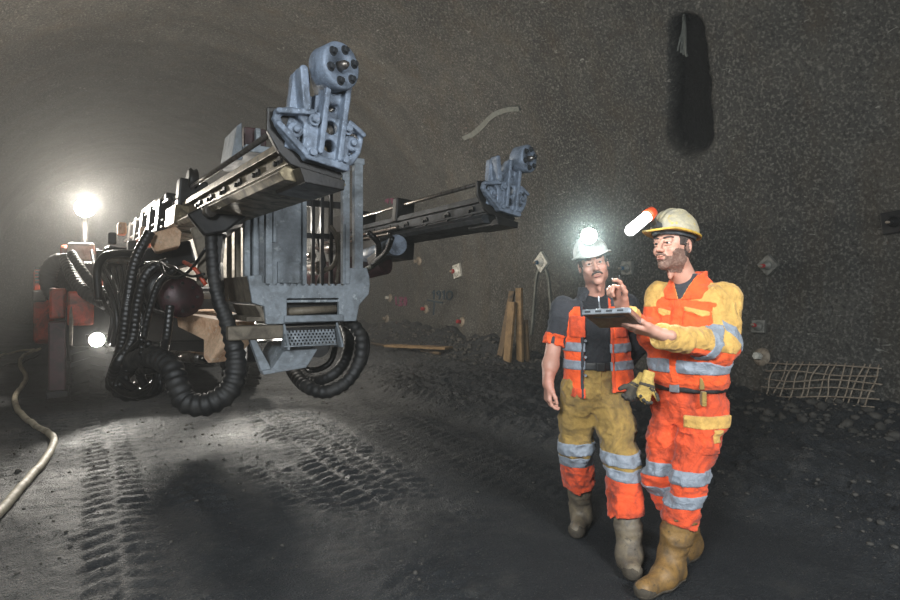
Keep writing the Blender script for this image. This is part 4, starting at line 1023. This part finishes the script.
MB().lathe(a-ab*.03, ab, [(0, .008), (.008, .028), (.035, .031), (.055, .03)], 20).build('bar_lamp', M_ORPL, HR_)
MB().lathe(a-ab*.0, ab, [(0, .022), (.02, .027), (.165, .027), (.18, .02), (.188, .006)], 20).build('bar_lamp_tube', M_BAR, HR_)
LAMP2 = (a+b)/2+unit(D(-.5, -1, 0))*.06

# ======================= the man on the left, in an open vest
fL = unit(D(0.0, -1)); lL = unit(D(1, 0.0)); OL_ = D(.832, 3.44, 0)
LM = thing('person', 'man in open orange vest, khaki trousers and white helmet with bright cap lamp', 'person', D(.85, 3.4, 0))
b1 = lambda l, f, z: OL_+lL*l+fL*f+upv*z
s1R, s1L = at(563, 308, 3.44), at(627, 306, 3.46)
e1R, w1R = at(553, 347, 3.42), at(549, 385, 3.34)
e1L, w1L = at(636, 344, 3.58), at(620, 370, 3.66)
rowsv = [(.86, .022, .005, .2, .15), (.97, .018, .005, .194, .142), (1.1, .01, .0, .186, .138), (1.22, 0, 0, .185, .135), (1.32, 0, 0, .178, .12), (1.375, 0, -.01, .14, .098), (1.41, 0, -.012, .1, .085), (1.445, 0, -.01, .07, .07)]
lo, hi = lohi([s1R, s1L, e1R, e1L, w1L, b1(.2, .2, .86), b1(-.2, -.2, 1.5)], .1)
g = Grid(lo, hi, .0058); P = g.P; zc = P[:, 2]; lc = (P-OL_.astype(f32))@lL.astype(f32); fc = (P-OL_.astype(f32))@fL.astype(f32)
wr = creases(P, (9, 9, 9), .012, 4.4)+creases(P, (19, 19, 22), .004, 3.3)
shirt = slices(P, OL_, lL, fL, [(.93, 0, 0, .158, .118), (1.1, 0, 0, .155, .116), (1.25, 0, 0, .16, .115), (1.33, 0, 0, .15, .1), (1.385, 0, -.01, .11, .085), (1.43, 0, -.01, .072, .07), (1.47, 0, -.01, .07, .068)])+wr*.7
shd = np.maximum(np.maximum(shirt, .985-zc), zc-1.445+.5*np.maximum(0, fc-.03)); SHI = g.obj('fleece_pullover', shd, M_DK, LM)
g.obj('zip', np.maximum.reduce([shirt-.004, np.abs(lc-.004)-.005, -fc, 1.31-zc, zc-1.425]), M_STEEL, SHI)
vst = slices(P, OL_, lL, fL, rowsv)+wr
sv1 = chain(P, [s1R, e1R], [.066, .056], .04); sv2 = chain(P, [s1L, e1L, w1L], [.066, .06, .05], .04); av = unit(e1R-s1R).astype(f32)
fo = creases(P, (16, 16, 18), .010, 2.9)
sv1 = np.maximum(sv1+fo, (P-(e1R-av*.02).astype(f32))@av); sv2 = sv2+fo
arms = np.minimum(sv1, sv2); J0 = smin(vst, arms, .04)
gap = np.maximum(np.abs(lc+.016+.05*(1.2-zc)*-.15)-(.07+.06*np.maximum(0, 1.3-zc)*.25+.10*np.maximum(0, zc-1.37)), -fc)
inner = slices(P, OL_, lL, fL, [(r[0], r[1], r[2], r[3]-.014, r[4]-.014) for r in rowsv])+wr
inner = np.maximum(inner, -(arms-.0))
J0 = np.maximum(np.maximum(J0, -gap), np.maximum(-smin(inner, 9+0*zc, .01), .875+.02*np.sin(lc*14)-zc)); J0 = np.maximum(J0, zc-1.445)
vs_ = g.obj('vest', J0, M_OR, LM)
ins = arms-vst
g.obj('grey_shoulders', np.maximum(J0-.003, np.minimum(np.maximum(1.357-zc, -9+0*zc), ins)), M_GR, vs_)['label'] = 'charcoal shoulders and sleeves'
for c_ in (1.13, 1.03): g.obj('reflective_band', np.maximum.reduce([J0-.005, np.abs(zc-c_+.02*lc+.008*vnoise(P*7))-.026, -ins]), M_REF, vs_)
tS = (P-s1R.astype(f32))@av; LS = np.linalg.norm(e1R-s1R); g.obj('sleeve_cuff', np.maximum.reduce([sv1-.007+creases(P, (30, 30, 30), .01, 1), tS-LS+.005, LS-.075-tS]), M_OR, vs_)
for s in (-1, 1):
    pk = g.obj('vest_pocket', np.maximum.reduce([J0-.007, np.abs(lc-s*.122)-.04, np.abs(zc-1.245)-.06, -fc, -ins]), M_ORD, vs_)
for s in (-1, 1): g.obj('front_edge', np.maximum.reduce([J0-.006, np.abs(gap-.01)-.008, -s*lc, -fc]), M_GR if s < 0 else M_ORD, vs_)
g.obj('vest_hem', np.maximum.reduce([J0-.005, zc-.905, -fc]), M_ORD, vs_)
co_ = slices(P, OL_, lL, fL, [(1.38, 0, -.01, .118, .1), (1.42, 0, -.01, .098, .09), (1.475, 0, -.015, .092, .082)])
co_ = np.maximum.reduce([co_, -(co_+.013), np.abs(zc-1.425)-.042, -(np.maximum(np.abs(lc)-.035-.5*np.maximum(0, 1.46-zc), -fc))]); g.obj('vest_collar', co_, M_GR, vs_)
MB().cyl(b1(.055, .128, 1.26), b1(.055, .14, 1.26), .008).build('snap', M_STEEL, vs_)
for zz in (1.17, 1.08, .98): MB().cyl(b1(-.085, .118, zz), b1(-.087, .145, zz), .007).build('snap', M_STEEL, vs_)
# trousers
h1R, k1R, a1R = b1(-.085, 0, .86), at(576, 446, 3.46), at(580, 505, 3.68)
h1L, k1L, a1L = b1(.085, 0, .86), at(621, 458, 3.25), at(630, 553, 3.16)
lo, hi = lohi([h1R, k1R, a1R, h1L, k1L, a1L, b1(.17, .15, 1.04), b1(-.17, -.15, 1.04)], .15); lo[2] = .2
g = Grid(lo, hi, .0058); P = g.P; zc = P[:, 2]; lc = (P-OL_.astype(f32))@lL.astype(f32); fc = (P-OL_.astype(f32))@fL.astype(f32)
wrt = creases(P, (12, 12, 14), .014, 6.1)+creases(P, (22, 22, 30), .005, 1.2)+creases(P, (5, 5, 26), .005, 7.2)*sstep(.7, .4, zc)
d1 = legd(h1R, k1R, a1R, [.108, .102, .09, .09]); d2_ = legd(h1L, k1L, a1L, [.108, .102, .09, .09])
d1 = np.maximum(d1, (P-(k1R+(a1R-k1R)*.6).astype(f32))@unit(a1R-k1R).astype(f32)); d2_ = np.maximum(d2_, (P-(k1L+(a1L-k1L)*.6).astype(f32))@unit(a1L-k1L).astype(f32))
hip = slices(P, OL_, lL, fL, [(.78, 0, -.01, .16, .12), (.88, 0, -.01, .172, .14), (.96, 0, 0, .165, .128), (1.03, 0, 0, .16, .122)])
J0 = np.maximum(smin(smin(d1, d2_, .02), hip, .05)+wrt, zc-1.01)
T1 = g.obj('trousers', J0, M_KH, LM)
wob = .012*vnoise(P*7)
for a_, b_ in ((d1, d2_), (d2_, d1)):
    for c_, hw in ((.548, .034), (.47, .029)): g.obj('reflective_band', np.maximum.reduce([J0-.005, np.abs(zc-c_+wob+.05*(lc-.0)*0)-hw, a_-b_]), M_REF, T1)
    g.obj('orange_leg_cuff', np.maximum.reduce([J0-.003, zc-.445+wob, a_-b_]), M_ORD, T1)['label'] = 'orange lower trouser leg'
g.obj('fly_seam', np.maximum.reduce([J0-.004, np.abs(lc)-.006, -fc, .84-zc]), M_KH, T1)
bl = slices(P, OL_, lL, fL, [(.93, 0, 0, .168, .132), (1.1, 0, 0, .166, .13)]); g.obj('belt', np.maximum(np.maximum(bl, -(bl+.02)), np.abs(zc-1.025)-.022), M_BELT, LM)
MB().box(b1(0, .134, 1.025), (.05, .012, .046), (lL, fL, upv)).build('belt_buckle', M_BELT, LM, .004)
boot(LM, a1R, grd(at(586, 519, 3.82)), grd(at(575, 545, 3.47)), k1R+(a1R-k1R)*.52, .07, M_BOOT1)
boot(LM, a1L, grd(at(624, 557, 3.25)), grd(at(635, 586, 2.95)), k1L+(a1L-k1L)*.5, .072, M_BOOT1)
HcL = at(593.5, 265, 3.36); RL = frame(D(-.15, -1, -.03), math.radians(-13)); HS1 = .97
hp_, xfL = head_parts(LM, HcL, RL, HS1, M_SKIN1, b1(0, -.01, 1.38), False)
parts = [hp_]
W1 = at(548, 383, 3.33); d1h = unit(D(-.03, -.12, -1)); n1h = unit(D(1, .15, 0))
lo, hi = lohi([e1R, W1, W1+d1h*.19], .07); gh = Grid(lo, hi, .0032)
d = hand_sdf(gh.P, W1, d1h, n1h, True, [(22, 30, 22), (28, 34, 24), (32, 36, 26), (36, 38, 26)], [(.85, .3, .35), (1, .05, .3)], 1.02)
d = smin(d, chain(gh.P, [e1R-av*.03, (e1R+W1)/2, W1], [.044, .043, .027]), .02); parts.append(gh.mesh(d))
lo, hi = lohi([s1L, s1R, a1L, a1R], .12); lo[2] = .05; hi[2] = 1.42; gb = Grid(lo, hi, .013); Pb = gb.P
bd = slices(Pb, OL_, lL, fL, [(.84, 0, 0, .13, .1), (1.0, 0, 0, .135, .1), (1.3, 0, 0, .13, .085), (1.38, 0, -.01, .09, .07), (1.41, 0, -.012, .05, .05)])
for pts, rs in (([h1L, k1L, a1L], [.08, .055, .04]), ([h1R, k1R, a1R], [.08, .055, .04]), ([s1L, e1L, w1L], [.05, .04, .03]), ([s1R, e1R], [.045, .04])): bd = smin(bd, chain(Pb, pts, rs), .04)
parts.append(gb.mesh(bd))
W2 = w1L; d2h = unit(D(-.35, -.3, -.8)); lo, hi = lohi([W2, W2+d2h*.18], .08); gh = Grid(lo, hi, .0035)
parts.append(gh.mesh(smin(hand_sdf(gh.P, W2, d2h, unit(D(-.6, .6, .1)), False, [(20, 30, 20)]*4, [(.85, .3, .3), (1, .1, .2)], 1.0), cap(gh.P, e1L+(w1L-e1L)*.8, W2, .03, .028), .02)))
joined('body', parts, M_SKIN1, LM)
HL_ = helmet(LM, lambda v: xfL(v*np.array([.93, .95, .95])+np.array([0, 0, .012])), RL, M_HELM1, M_HELM1, .03)
lc0 = at(589, 236, 3.2); LAMP1D = unit(-lc0+V(0, 0, HC)+D(-.25, 0, -.1))
MB().lathe(lc0-LAMP1D*.06, LAMP1D, [(0, .02), (.02, .032), (.055, .044), (.06, .042)], 20).build('cap_lamp', M_PLASTIC, HL_)
MB().lathe(lc0, LAMP1D, [(0, .041), (.006, .041), (.014, .026), (.018, .005)], 20).build('cap_lamp_lens', M_LAMPG, HL_)
LAMP1 = lc0

# ======================= what they hold
TAc = [D(.607, 2.72, 1.346), D(.78, 2.6, 1.36), D(.894, 2.78, 1.283), D(.72, 2.9, 1.27)]
TB = thing('tablet_computer', 'rugged grey tablet computer held flat in the left hand of the right-hand man', 'tablet', sum(TAc)/4)
u_ = unit(TAc[1]-TAc[0]); v_ = unit((TAc[3]-TAc[0])-u_*np.dot(TAc[3]-TAc[0], u_)); n_ = np.cross(u_, v_); ctr = sum(TAc)/4+n_*.004
LU, LV = .215, .215
MB().box(ctr, (LU, LV, .022), (u_, v_, n_)).build('case', M_PLASTIC, TB, .005)
MB().box(ctr-v_*(LV/2+.001), (LU*1.01, .012, .026), (u_, v_, n_)).build('metal_edge', M_STEEL, TB, .004)['label'] = 'silver front edge'
MB().box(ctr+u_*(LU/2+.001), (.012, LV, .026), (u_, v_, n_)).build('metal_edge', M_STEEL, TB, .004)
for k in range(4): MB().box(ctr-v_*(LV/2+.007)+u_*(-.08+.05*k), (.028, .004, .009), (u_, v_, n_)).build('port_cover', M_PLASTIC, TB, .001)
MB().box(ctr-n_*.012, (LU*.7, LV*.6, .004), (u_, v_, n_)).build('battery_cover', M_PLASTIC, TB, .002)
MB().box(ctr+n_*.0115, (LU*.85, LV*.8, .002), (u_, v_, n_)).build('screen', dirty('dark_screen', hexc('0f1418'), None, 0, .15, bump=0), TB)
pn = at(620.5, 284.5, 2.885); pd = unit(D(.12, -.15, -1))
PEN = MB().lathe(pn-pd*.045, pd, [(0, .002), (.006, .0042), (.11, .0042), (.125, .001)], 10).build('pen', M_BELT, None, origin=pn)
tag(PEN, 'thin black pen gripped in the raised hand of the bearded man', 'pen')
M_GLV = dirty('yellow_work_glove', hexc('b79a52'), hexc('6e5a34'), .5, .85, scale=18, bump=.3); M_GLD = dirty('dark_glove_palm', hexc('33302b'), hexc('4a4337'), .5, .85, scale=18, bump=.3)
for k, (px, py, dd, rot, lb) in enumerate(((647, 381, 2.92, .4, 'yellow work glove tucked in the belt, the one nearer the black buckle'), (640, 383, 2.96, -.35, 'yellow work glove in the belt pair, nearer the vest of the other man'))):
    W = at(px, py, dd); d_ = unit(D(-.35+rot*.3, -.1, -.75)); nn = unit(D(-.6*(1 if k else -.2), -.8, .3))
    G = thing('work_glove', lb, 'glove', W, 'gloves tucked in the belt')
    lo, hi = lohi([W-d_*.06, W+d_*.16], .09); gh = Grid(lo, hi, .0042)
    s = hand_sdf(gh.P, W, d_, nn, bool(k), [(30, 40, 30), (26, 40, 30), (30, 44, 30), (36, 44, 30)], [(.6, .7, .3), (.8, .4, .4)], .8, 1.25, .3)
    dn = (gh.P-W.astype(f32))@nn.astype(f32); dd_ = (gh.P-W.astype(f32))@d_.astype(f32)
    s = np.maximum(s, -.05-dd_)
    g0 = gh.obj('glove_back', s, M_GLV, G); gh.obj('glove_palm', np.maximum(s-.002, np.minimum(np.maximum(-dn+.012, .03-dd_), np.abs(dd_-.02)-.008)), M_GLD, G)
# ------------------------------------------------------------------ things on the walls and the ground
M_PLATE = dirty('galvanised_anchor_plate', hexc('77766f'), hexc('54524b'), .55, .6, .3, scale=12, bump=.3)
M_PLATEW = dirty('bright_anchor_plate', hexc('c9c7bd'), hexc('8f8c80'), .5, .5, .1, scale=12, bump=.2)
M_REDC = dirty('red_bolt_cap', hexc('a3292b'), hexc('5c2523'), .4, .5, 0, scale=20)
M_BLUEC = dirty('blue_bolt_cap', hexc('2c5a78'), hexc('283c46'), .4, .5, 0, scale=20)
M_WOOD = dirty('raw_plank_wood', hexc('7d6544'), hexc('4d3c28'), .5, .8, 0, scale=5, bump=.3)
M_WOODD = dirty('wet_dark_wood', hexc('5f4d35'), hexc('37302a'), .5, .8, 0, scale=5, bump=.3)
M_REBAR = dirty('rusty_rebar', hexc('8f8373'), hexc('665848'), .5, .75, .2, scale=20, bump=.3)
M_PIPE = dirty('dusty_beige_hose', hexc('b3aa95'), hexc('7d7461'), .45, .65, 0, scale=8, bump=.2)
M_PAINTB = dirty('dark_blue_spray_paint', hexc('20343f'), hexc('2c3c44'), .4, .8, 0, scale=30)
M_PAINTP = dirty('pink_spray_paint', hexc('7d3554'), hexc('5f3346'), .4, .8, 0, scale=30)
M_LIME = dirty('pale_lime_streak', hexc('686a63'), hexc('575953'), .5, .8, 0, scale=14, bump=.5)
def wall_frame(px, py, rot=0.0):
    p, n = on_wall(px, py); p, n = V(*p), V(*n)
    up = unit(V(0, 0, 1)-n*n[2]); r = np.cross(up, n); c, s = math.cos(rot), math.sin(rot)
    return p, n, r*c+up*s, up*c-r*s
def anchor(px, py, size, rot, label, plate=M_PLATE, cap=M_REDC, capsize=.05, tiltv=(0, 0)):
    p, n, r, u = wall_frame(px, py, math.radians(rot)); n = unit(n+r*tiltv[0]+u*tiltv[1]); r = unit(r-n*np.dot(r, n)); u = np.cross(n, r)
    t = thing('anchor_plate', label, 'rock bolt plate', p, 'rock bolt plates on the right wall')
    MB().box(p+n*.03, (size, size, .07), (r, u, n)).build('plate', plate, t, .008)
    MB().lathe(p+n*.06, n, [(0, capsize*1.3), (.025, capsize*1.1), (.03, capsize*.7), (.07, capsize*.65), (.075, capsize*.3)], 18).build('dome_washer', plate, t)
    MB().hexbolt(p+n*.12, n, capsize*.55, .05, False).build('bolt_nut', cap, t, .003)
    MB().cyl(p+n*.1, p+n*.24, capsize*.28, n=10).build('bolt_rod', M_REBAR, t)
anchor(770, 265, .2, 40, 'tilted square anchor plate with red cap on wall, upper right of the bearded man')
anchor(760, 327, .17, 2, 'square anchor plate with red cap on wall behind the yellow sleeve elbow', tiltv=(.1, 0))
anchor(543, 262, .3, 38, 'tilted anchor plate with pale streaks below it, right of the propped planks', M_PLATEW, M_BLUEC, .08)
anchor(629, 268, .22, 0, 'anchor plate with blue cap on wall between the two helmets', M_PLATE, M_BLUEC, .06)
anchor(896, 222, .24, 5, 'dark anchor plate high on wall at the right picture edge', M_BLACK, M_BLACK)
anchor(458.5, 271, .32, 10, 'small bright white anchor plate above the painted 1910', M_PLATEW, M_REDC, .1)
def stud(px, py, label, cap):
    p, n, r, u = wall_frame(px, py)
    t = thing('rock_bolt', label, 'rock bolt', p, 'bare rock bolts low on the right wall')
    MB().lathe(p-n*.02, n, [(0, .13), (.04, .11), (.06, .06)], 16).build('washer', M_REBAR, t)
    MB().hexbolt(p+n*.03, n, .05, .09, False).build('bolt_nut', cap, t, .004)
stud(462, 322, 'red capped rock bolt low on wall, right of the painted 1910', M_REDC)
stud(426, 309, 'dull red rock bolt just left of the painted 1910 cross', M_REDC)
stud(390, 298, 'yellowish rock bolt beside the pink scribble', M_PLATEW)
stud(387, 319, 'dark rusty rock bolt below the pink scribble', M_REBAR)
stud(419, 261, 'rusty rock bolt on wall below the right feed boom', M_REBAR)
stud(762, 357, 'small pale bolt on wall low behind the bearded man', M_PLATEW)
def stroke(name, pts, w, mat, parent, origin=None):
    P = []; 
    for x, y in pts:
        p, n, r, u = wall_frame(x, y); P.append((p+n*.03, n))
    q = MB()
    vs = []; fs = []
    for i, (p, n) in enumerate(P):
        a = P[max(0, i-1)][0]; b = P[min(len(P)-1, i+1)][0]; s = unit(np.cross(b-a, n))*w/2
        vs += [p-s-n*.04, p+s-n*.04, p+s+n*.004, p-s+n*.004]
    for i in range(len(P)-1):
        for k in range(4): fs.append([i*4+k, i*4+(k+1) % 4, i*4+4+(k+1) % 4, i*4+4+k])
    fs += [[0, 1, 2, 3], [len(vs)-1, len(vs)-2, len(vs)-3, len(vs)-4]]
    return q.add(vs, fs).build(name, mat, parent, origin=origin)
def curve(*pts, n=4): return [tuple(p) for p in spline([(x, y, 0) for x, y in pts], 1.0)[:, :2]]
p, n, r, u = wall_frame(440, 297)
T = thing('survey_mark', 'dark blue painted number 1910 with a cross on the shotcrete wall', 'wall marking', p)
stroke('digit', [(433, 293), (434.5, 290.5), (434.5, 299.5)], .035, M_PAINTB, T)
stroke('digit', curve((441, 293), (439.5, 291), (437.6, 293), (439, 295.2), (441, 293.5), (440.8, 296), (439.6, 299.5)), .03, M_PAINTB, T)
stroke('digit', [(443, 292.5), (444.6, 290.5), (444.6, 299.5)], .035, M_PAINTB, T)
stroke('digit', curve((450, 291), (447.4, 293.5), (447.6, 298), (450, 299.6), (452.6, 297), (452.4, 292.6), (450, 291)), .03, M_PAINTB, T)
stroke('cross_stroke', [(428, 300), (435, 301.5), (443, 302.8)], .035, M_PAINTB, T); stroke('cross_stroke', [(434.8, 302), (434.6, 308), (434, 315)], .03, M_PAINTB, T)
def scrawl(label, strokes, mat, w=.05):
    x, y = strokes[0][0]; p, n, r, u = wall_frame(x, y); t = thing('paint_scrawl', label, 'wall marking', p)
    for s in strokes: stroke('paint_stroke', s, w, mat, t)
scrawl('faded pink painted figures on wall left of the painted 1910', [[(396, 297), (397, 305)], curve((400, 298), (403, 298), (401, 302), (403, 305), (399, 305.5)), curve((406, 297.5), (404.6, 301), (406, 305), (407, 301), (406, 297.5))], M_PAINTP)
scrawl('faded pink painted scribble on wall above the right feed boom', [curve((386, 201), (389, 199), (388, 203)), curve((391, 199), (394, 199), (392, 202), (395, 203)), [(397, 198), (397, 203)]], M_PAINTP)
stroke_o = thing('lime_scrape', 'long pale curved scrape on the upper wall left of the drain niche', 'wall marking', wall_frame(490, 122)[0])
stroke('scrape', curve((464, 138), (474, 133), (484, 124), (495, 114), (508, 109), (520, 108)), .09, M_LIME, stroke_o); stroke('scrape', curve((472, 136), (480, 130), (488, 122)), .06, M_LIME, stroke_o)
for k, (sx, lb) in enumerate(((-1, 'pale lime streak curving down left of the tilted anchor plate'), (1, 'pale lime streak running down right of the tilted anchor plate'))):
    t = thing('lime_streak', lb, 'wall marking', wall_frame(543+sx*6, 275)[0])
    stroke('streak', curve((543+sx*2, 266), (543+sx*6, 278), (543+sx*7.5, 295), (543+sx*9, 315), (543+sx*(11 if sx < 0 else 8), 335)), .05, M_LIME, t)

t = thing('lime_trickle', 'pale trickle of lime in the top of the dark drain niche', 'wall marking', wall_frame(684, 30)[0])
for k in range(4): stroke('trickle', curve((684, 14), (684.5+(k-1.5)*.8, 28), (683+(k-1.5)*2.2, 42+3*k), (683+(k-1.5)*3.2, 50+2*k)), .022, M_LIME, t)
# planks propped against the wall and one on the ground
def plank(label, px0, py0, px1, py1, w, th, mat, lean):
    b = V(*on_floor(px1, py1)); d = (math.hypot(*(b[:2])))
    depth = b[0]*SA+b[1]*CA; top = at(px0, py0, depth)
    top = top+V(lean, 0, 0); q = MB(); q.beam(b-V(0, 0, .04), top, w, th, up=(1, .0, .2))
    o = q.build('plank', mat, None, .006, origin=b); return tag(o, label, 'plank', 'planks propped at the wall')
plank('shorter tan plank standing against the wall, leftmost upright one', 507, 302, 507, 361, .2, .05, M_WOOD, .12)
plank('taller tan plank standing against the wall beside the shorter one', 514, 288, 520, 361, .17, .05, M_WOOD, .12)
plank('dark stained board standing against the wall behind the two tan planks', 506, 291, 500, 356, .16, .04, M_WOODD, .15)
plank('short dark board leaning at the wall right of the tan planks', 521, 320, 527, 360, .13, .04, M_WOODD, .1)
a, b = V(*on_floor(388, 350)), V(*on_floor(449, 352)); a[2] += .1; b[2] += .08
tag(MB().beam(a, b, .3, .05).build('plank', M_WOOD, None, .006, origin=a), 'long plank lying on the ground along the wall below the painted 1910', 'plank')
a, b = V(*on_floor(372, 346)), V(*on_floor(440, 356)); a[2] += .06; b[2] += .05
tag(MB().cyl(a, b, .035).build('pole', M_WOODD, None, origin=a), 'thin pole lying on the ground in front of the plank', 'pole')
# welded rebar mat sagging against the wall foot
q = MB(); rr = random.Random(5)
def rp(x, y, off=0.0):
    p, n, r, u = wall_frame(x, y); return p+n*(.06+off)
RO = rp(830, 388)
RT = thing('rebar_mat', 'crumpled welded rebar mesh standing out of the dirt at the right wall foot', 'steel mesh', RO)
for i in range(13):
    x = 776+i*8.6; MB().tube([rp(x+5+rr.uniform(-2, 2), 362+.9*i*.3, .02), rp(x+2+rr.uniform(-2, 2), 378+i*.3, .08+rr.uniform(-.03, .06)), rp(x-1+rr.uniform(-2, 2), 395+i*.4, .14), rp(x-5, 410+i*.9, .2)], .0085, 6).build('upright_bar', M_REBAR, RT)
for j in range(6):
    y = 364+j*8.4; MB().tube([rp(770+rr.uniform(-4, 4), y, .03+.03*j), rp(800, y+1.5+rr.uniform(-1, 2), .05+.03*j), rp(840, y+3.2+rr.uniform(-2, 2), .05+.03*j), rp(888+rr.uniform(-6, 3), y+6, .05+.03*j)], .0085, 6).build('cross_bar', M_REBAR, RT)
# hoses on the ground at the left
def groundhose(name, pts, r, mat, label, n=12):
    P = [V(*on_floor(x, y)) for x, y in pts]; S = spline(P, .08)
    for p in S: p[2] = floor_z(p[0], p[1])+r*.85
    S = [tuple(p) for p in S[::2]]
    return tag(MB().tube(S, r, n, res=.05).build(name, mat, None, origin=S[0]), label, 'hose')
groundhose('water_hose', [(40, 350), (24, 356), (20, 366), (26, 378), (22, 388), (15, 399), (18, 412), (32, 425), (48, 434), (54, 444), (46, 461), (28, 483), (0, 515), (-60, 575)], .032, M_PIPE, 'pale beige water hose snaking along the ground at the left edge')
groundhose('cable', [(38, 356), (20, 364), (6, 366), (-20, 380)], .02, M_HOSE, 'dark cable on the ground beside the pale hose')
groundhose('thin_hose', [(34, 350), (18, 352), (-10, 360)], .022, M_PIPE, 'thin pale hose lying behind the thick beige one')
# ------------------------------------------------------------------ dust haze in the heading
hm = bpy.data.materials.new('dust_haze'); hm.use_nodes = True; ht = hm.node_tree; ht.nodes.clear()
ho = ht.nodes.new('ShaderNodeOutputMaterial'); hv = ht.nodes.new('ShaderNodeVolumeScatter'); hv.inputs['Density'].default_value = .0035; hv.inputs['Anisotropy'].default_value = .35
hv.inputs['Color'].default_value = (.95, .95, .93, 1); ht.links.new(hv.outputs[0], ho.inputs['Volume'])
hm2 = hm.copy(); hm2.name = 'thick_dust_haze'; hm2.node_tree.nodes['Volume Scatter'].inputs['Density'].default_value = .0085
hz = MB().bb((-3.4, -4.9, -.6), (8.1, 7.6, 7.6)).build('dust_haze', hm)
tag(hz, 'thin dust haze hanging in the tunnel air around the two men', 'haze', kind='stuff')
hz = MB().bb((-3.4, 7.6, -.6), (8.1, 30.4, 7.6)).build('dust_haze', hm2)
tag(hz, 'thicker dust haze hanging in the tunnel behind the jumbo floodlight', 'haze', kind='stuff')

hm3 = bpy.data.materials.new('lamp_halo_haze'); hm3.use_nodes = True; ht = hm3.node_tree; ht.nodes.clear()
ho = ht.nodes.new('ShaderNodeOutputMaterial'); hv = ht.nodes.new('ShaderNodeVolumeScatter'); hv.inputs['Color'].default_value = (.9, .98, .95, 1)
tc_ = ht.nodes.new('ShaderNodeTexCoord'); vl = ht.nodes.new('ShaderNodeVectorMath'); vl.operation = 'LENGTH'; ht.links.new(tc_.outputs['Object'], vl.inputs[0])
mr = ht.nodes.new('ShaderNodeMapRange'); mr.interpolation_type = 'SMOOTHSTEP'; mr.inputs[1].default_value = .45; mr.inputs[2].default_value = .02; mr.inputs[3].default_value = 0; mr.inputs[4].default_value = .1
ht.links.new(vl.outputs['Value'], mr.inputs[0]); ht.links.new(mr.outputs[0], hv.inputs['Density']); ht.links.new(hv.outputs[0], ho.inputs['Volume'])
hz = MB().lathe(LAMP1-V(0, 0, .46), (0, 0, 1), [(.46-.46*math.cos(a), .46*math.sin(a)) for a in np.linspace(.02, 3.12, 16)], 24).build('dust_haze', hm3, None, origin=LAMP1)  # small volume added only to give the cap lamp its halo
tag(hz, 'added ball of haze that makes the halo around the cap lamp of the left man', 'haze', kind='stuff')
# ------------------------------------------------------------------ camera and light
cd = bpy.data.cameras.new('camera'); co = bpy.data.objects.new('camera', cd); COL.objects.link(co)
co.location = (0, 0, HC); co.rotation_euler = (math.pi/2, 0, -math.atan2(SA, CA))
cd.sensor_width = 36; cd.lens = 24; cd.shift_y = -10/900; cd.clip_start = .05; cd.clip_end = 200
SC.camera = co
def lamp(name, kind, loc, power, col, size=.1, target=None, angle=None, blend=.3, size_y=None):
    d = bpy.data.lights.new(name, kind); d.energy = power; d.color = col
    if kind == 'AREA':
        d.size = size
        if size_y: d.shape = 'RECTANGLE'; d.size_y = size_y
    else: d.shadow_soft_size = size
    if kind == 'SPOT': d.spot_size = math.radians(angle); d.spot_blend = blend
    o = bpy.data.objects.new(name, d); COL.objects.link(o); o.location = Vector(loc)
    if target is not None: o.rotation_euler = (Vector(target)-Vector(loc)).to_track_quat('-Z', 'Y').to_euler()
    return o
w = bpy.data.worlds.new('world'); SC.world = w; w.use_nodes = True
w.node_tree.nodes['Background'].inputs[0].default_value = (.25, .3, .35, 1); w.node_tree.nodes['Background'].inputs[1].default_value = .0
# photographer's soft lamp at the working face, to the right behind the camera
lamp('face_work_light', 'SPOT', cam(2.4, -.6, 2.7), 1080, (.93, .97, 1.0), .42, cam(1.2, 3.4, .9), 122, .8)
lamp('face_fill_light', 'AREA', cam(-2.6, -1.2, 3.0), 38, (.75, .87, 1.0), 1.4, cam(-.8, 4.5, 1.6))
lamp('wall_wash_light', 'SPOT', cam(-1.6, -1.8, 3.2), 2100, (.9, .96, 1.0), .7, V(7.0, 5.0, 1.2), 105, .7)  # added lamp out of view, brightens the right wall
# the jumbo's own floodlight and headlight
lamp('flood_beam', 'POINT', FLOOD+V(.02, -.16, 0.05), 1150, (1.0, .93, .82), .09)
lamp('head_beam', 'SPOT', HEADL+V(0, -.1, 0), 380, (1.0, .95, .86), .05, V(1.9, 2.0, 0.1), 80, .5)
lamp('head_beam_far', 'SPOT', HEADR+V(0, -.1, 0), 420, (1.0, .95, .86), .05, V(2.2, 2.0, -.3), 70, .5)
lamp('rear_work_lamp', 'POINT', REARL+V(.12, -.05, 0), 420, (1.0, .93, .82), .08)
lamp('basket_back_fill', 'POINT', V(1.7, 8.1, 2.35), 110, (1.0, .94, .85), .06)  # added light without a fixture, brightens the parts behind the basket
lamp('cap_lamp_beam', 'SPOT', LAMP1+LAMP1D*.03, 120, (.85, 1.0, .98), .03, LAMP1+LAMP1D*2, 150, .6)
lamp('bar_lamp_beam', 'POINT', LAMP2, 5, (.95, 1.0, 1.0), .03)
SC.view_settings.view_transform = 'Standard'; SC.view_settings.look = 'None'; SC.view_settings.gamma = 1; SC.view_settings.use_curve_mapping = False
SC.view_settings.exposure = -0.45
SC.cycles.use_denoising = True
SC.cycles.max_bounces = 6; SC.cycles.diffuse_bounces = 4; SC.cycles.glossy_bounces = 3; SC.cycles.volume_bounces = 0
SC.cycles.sample_clamp_indirect = 4.0
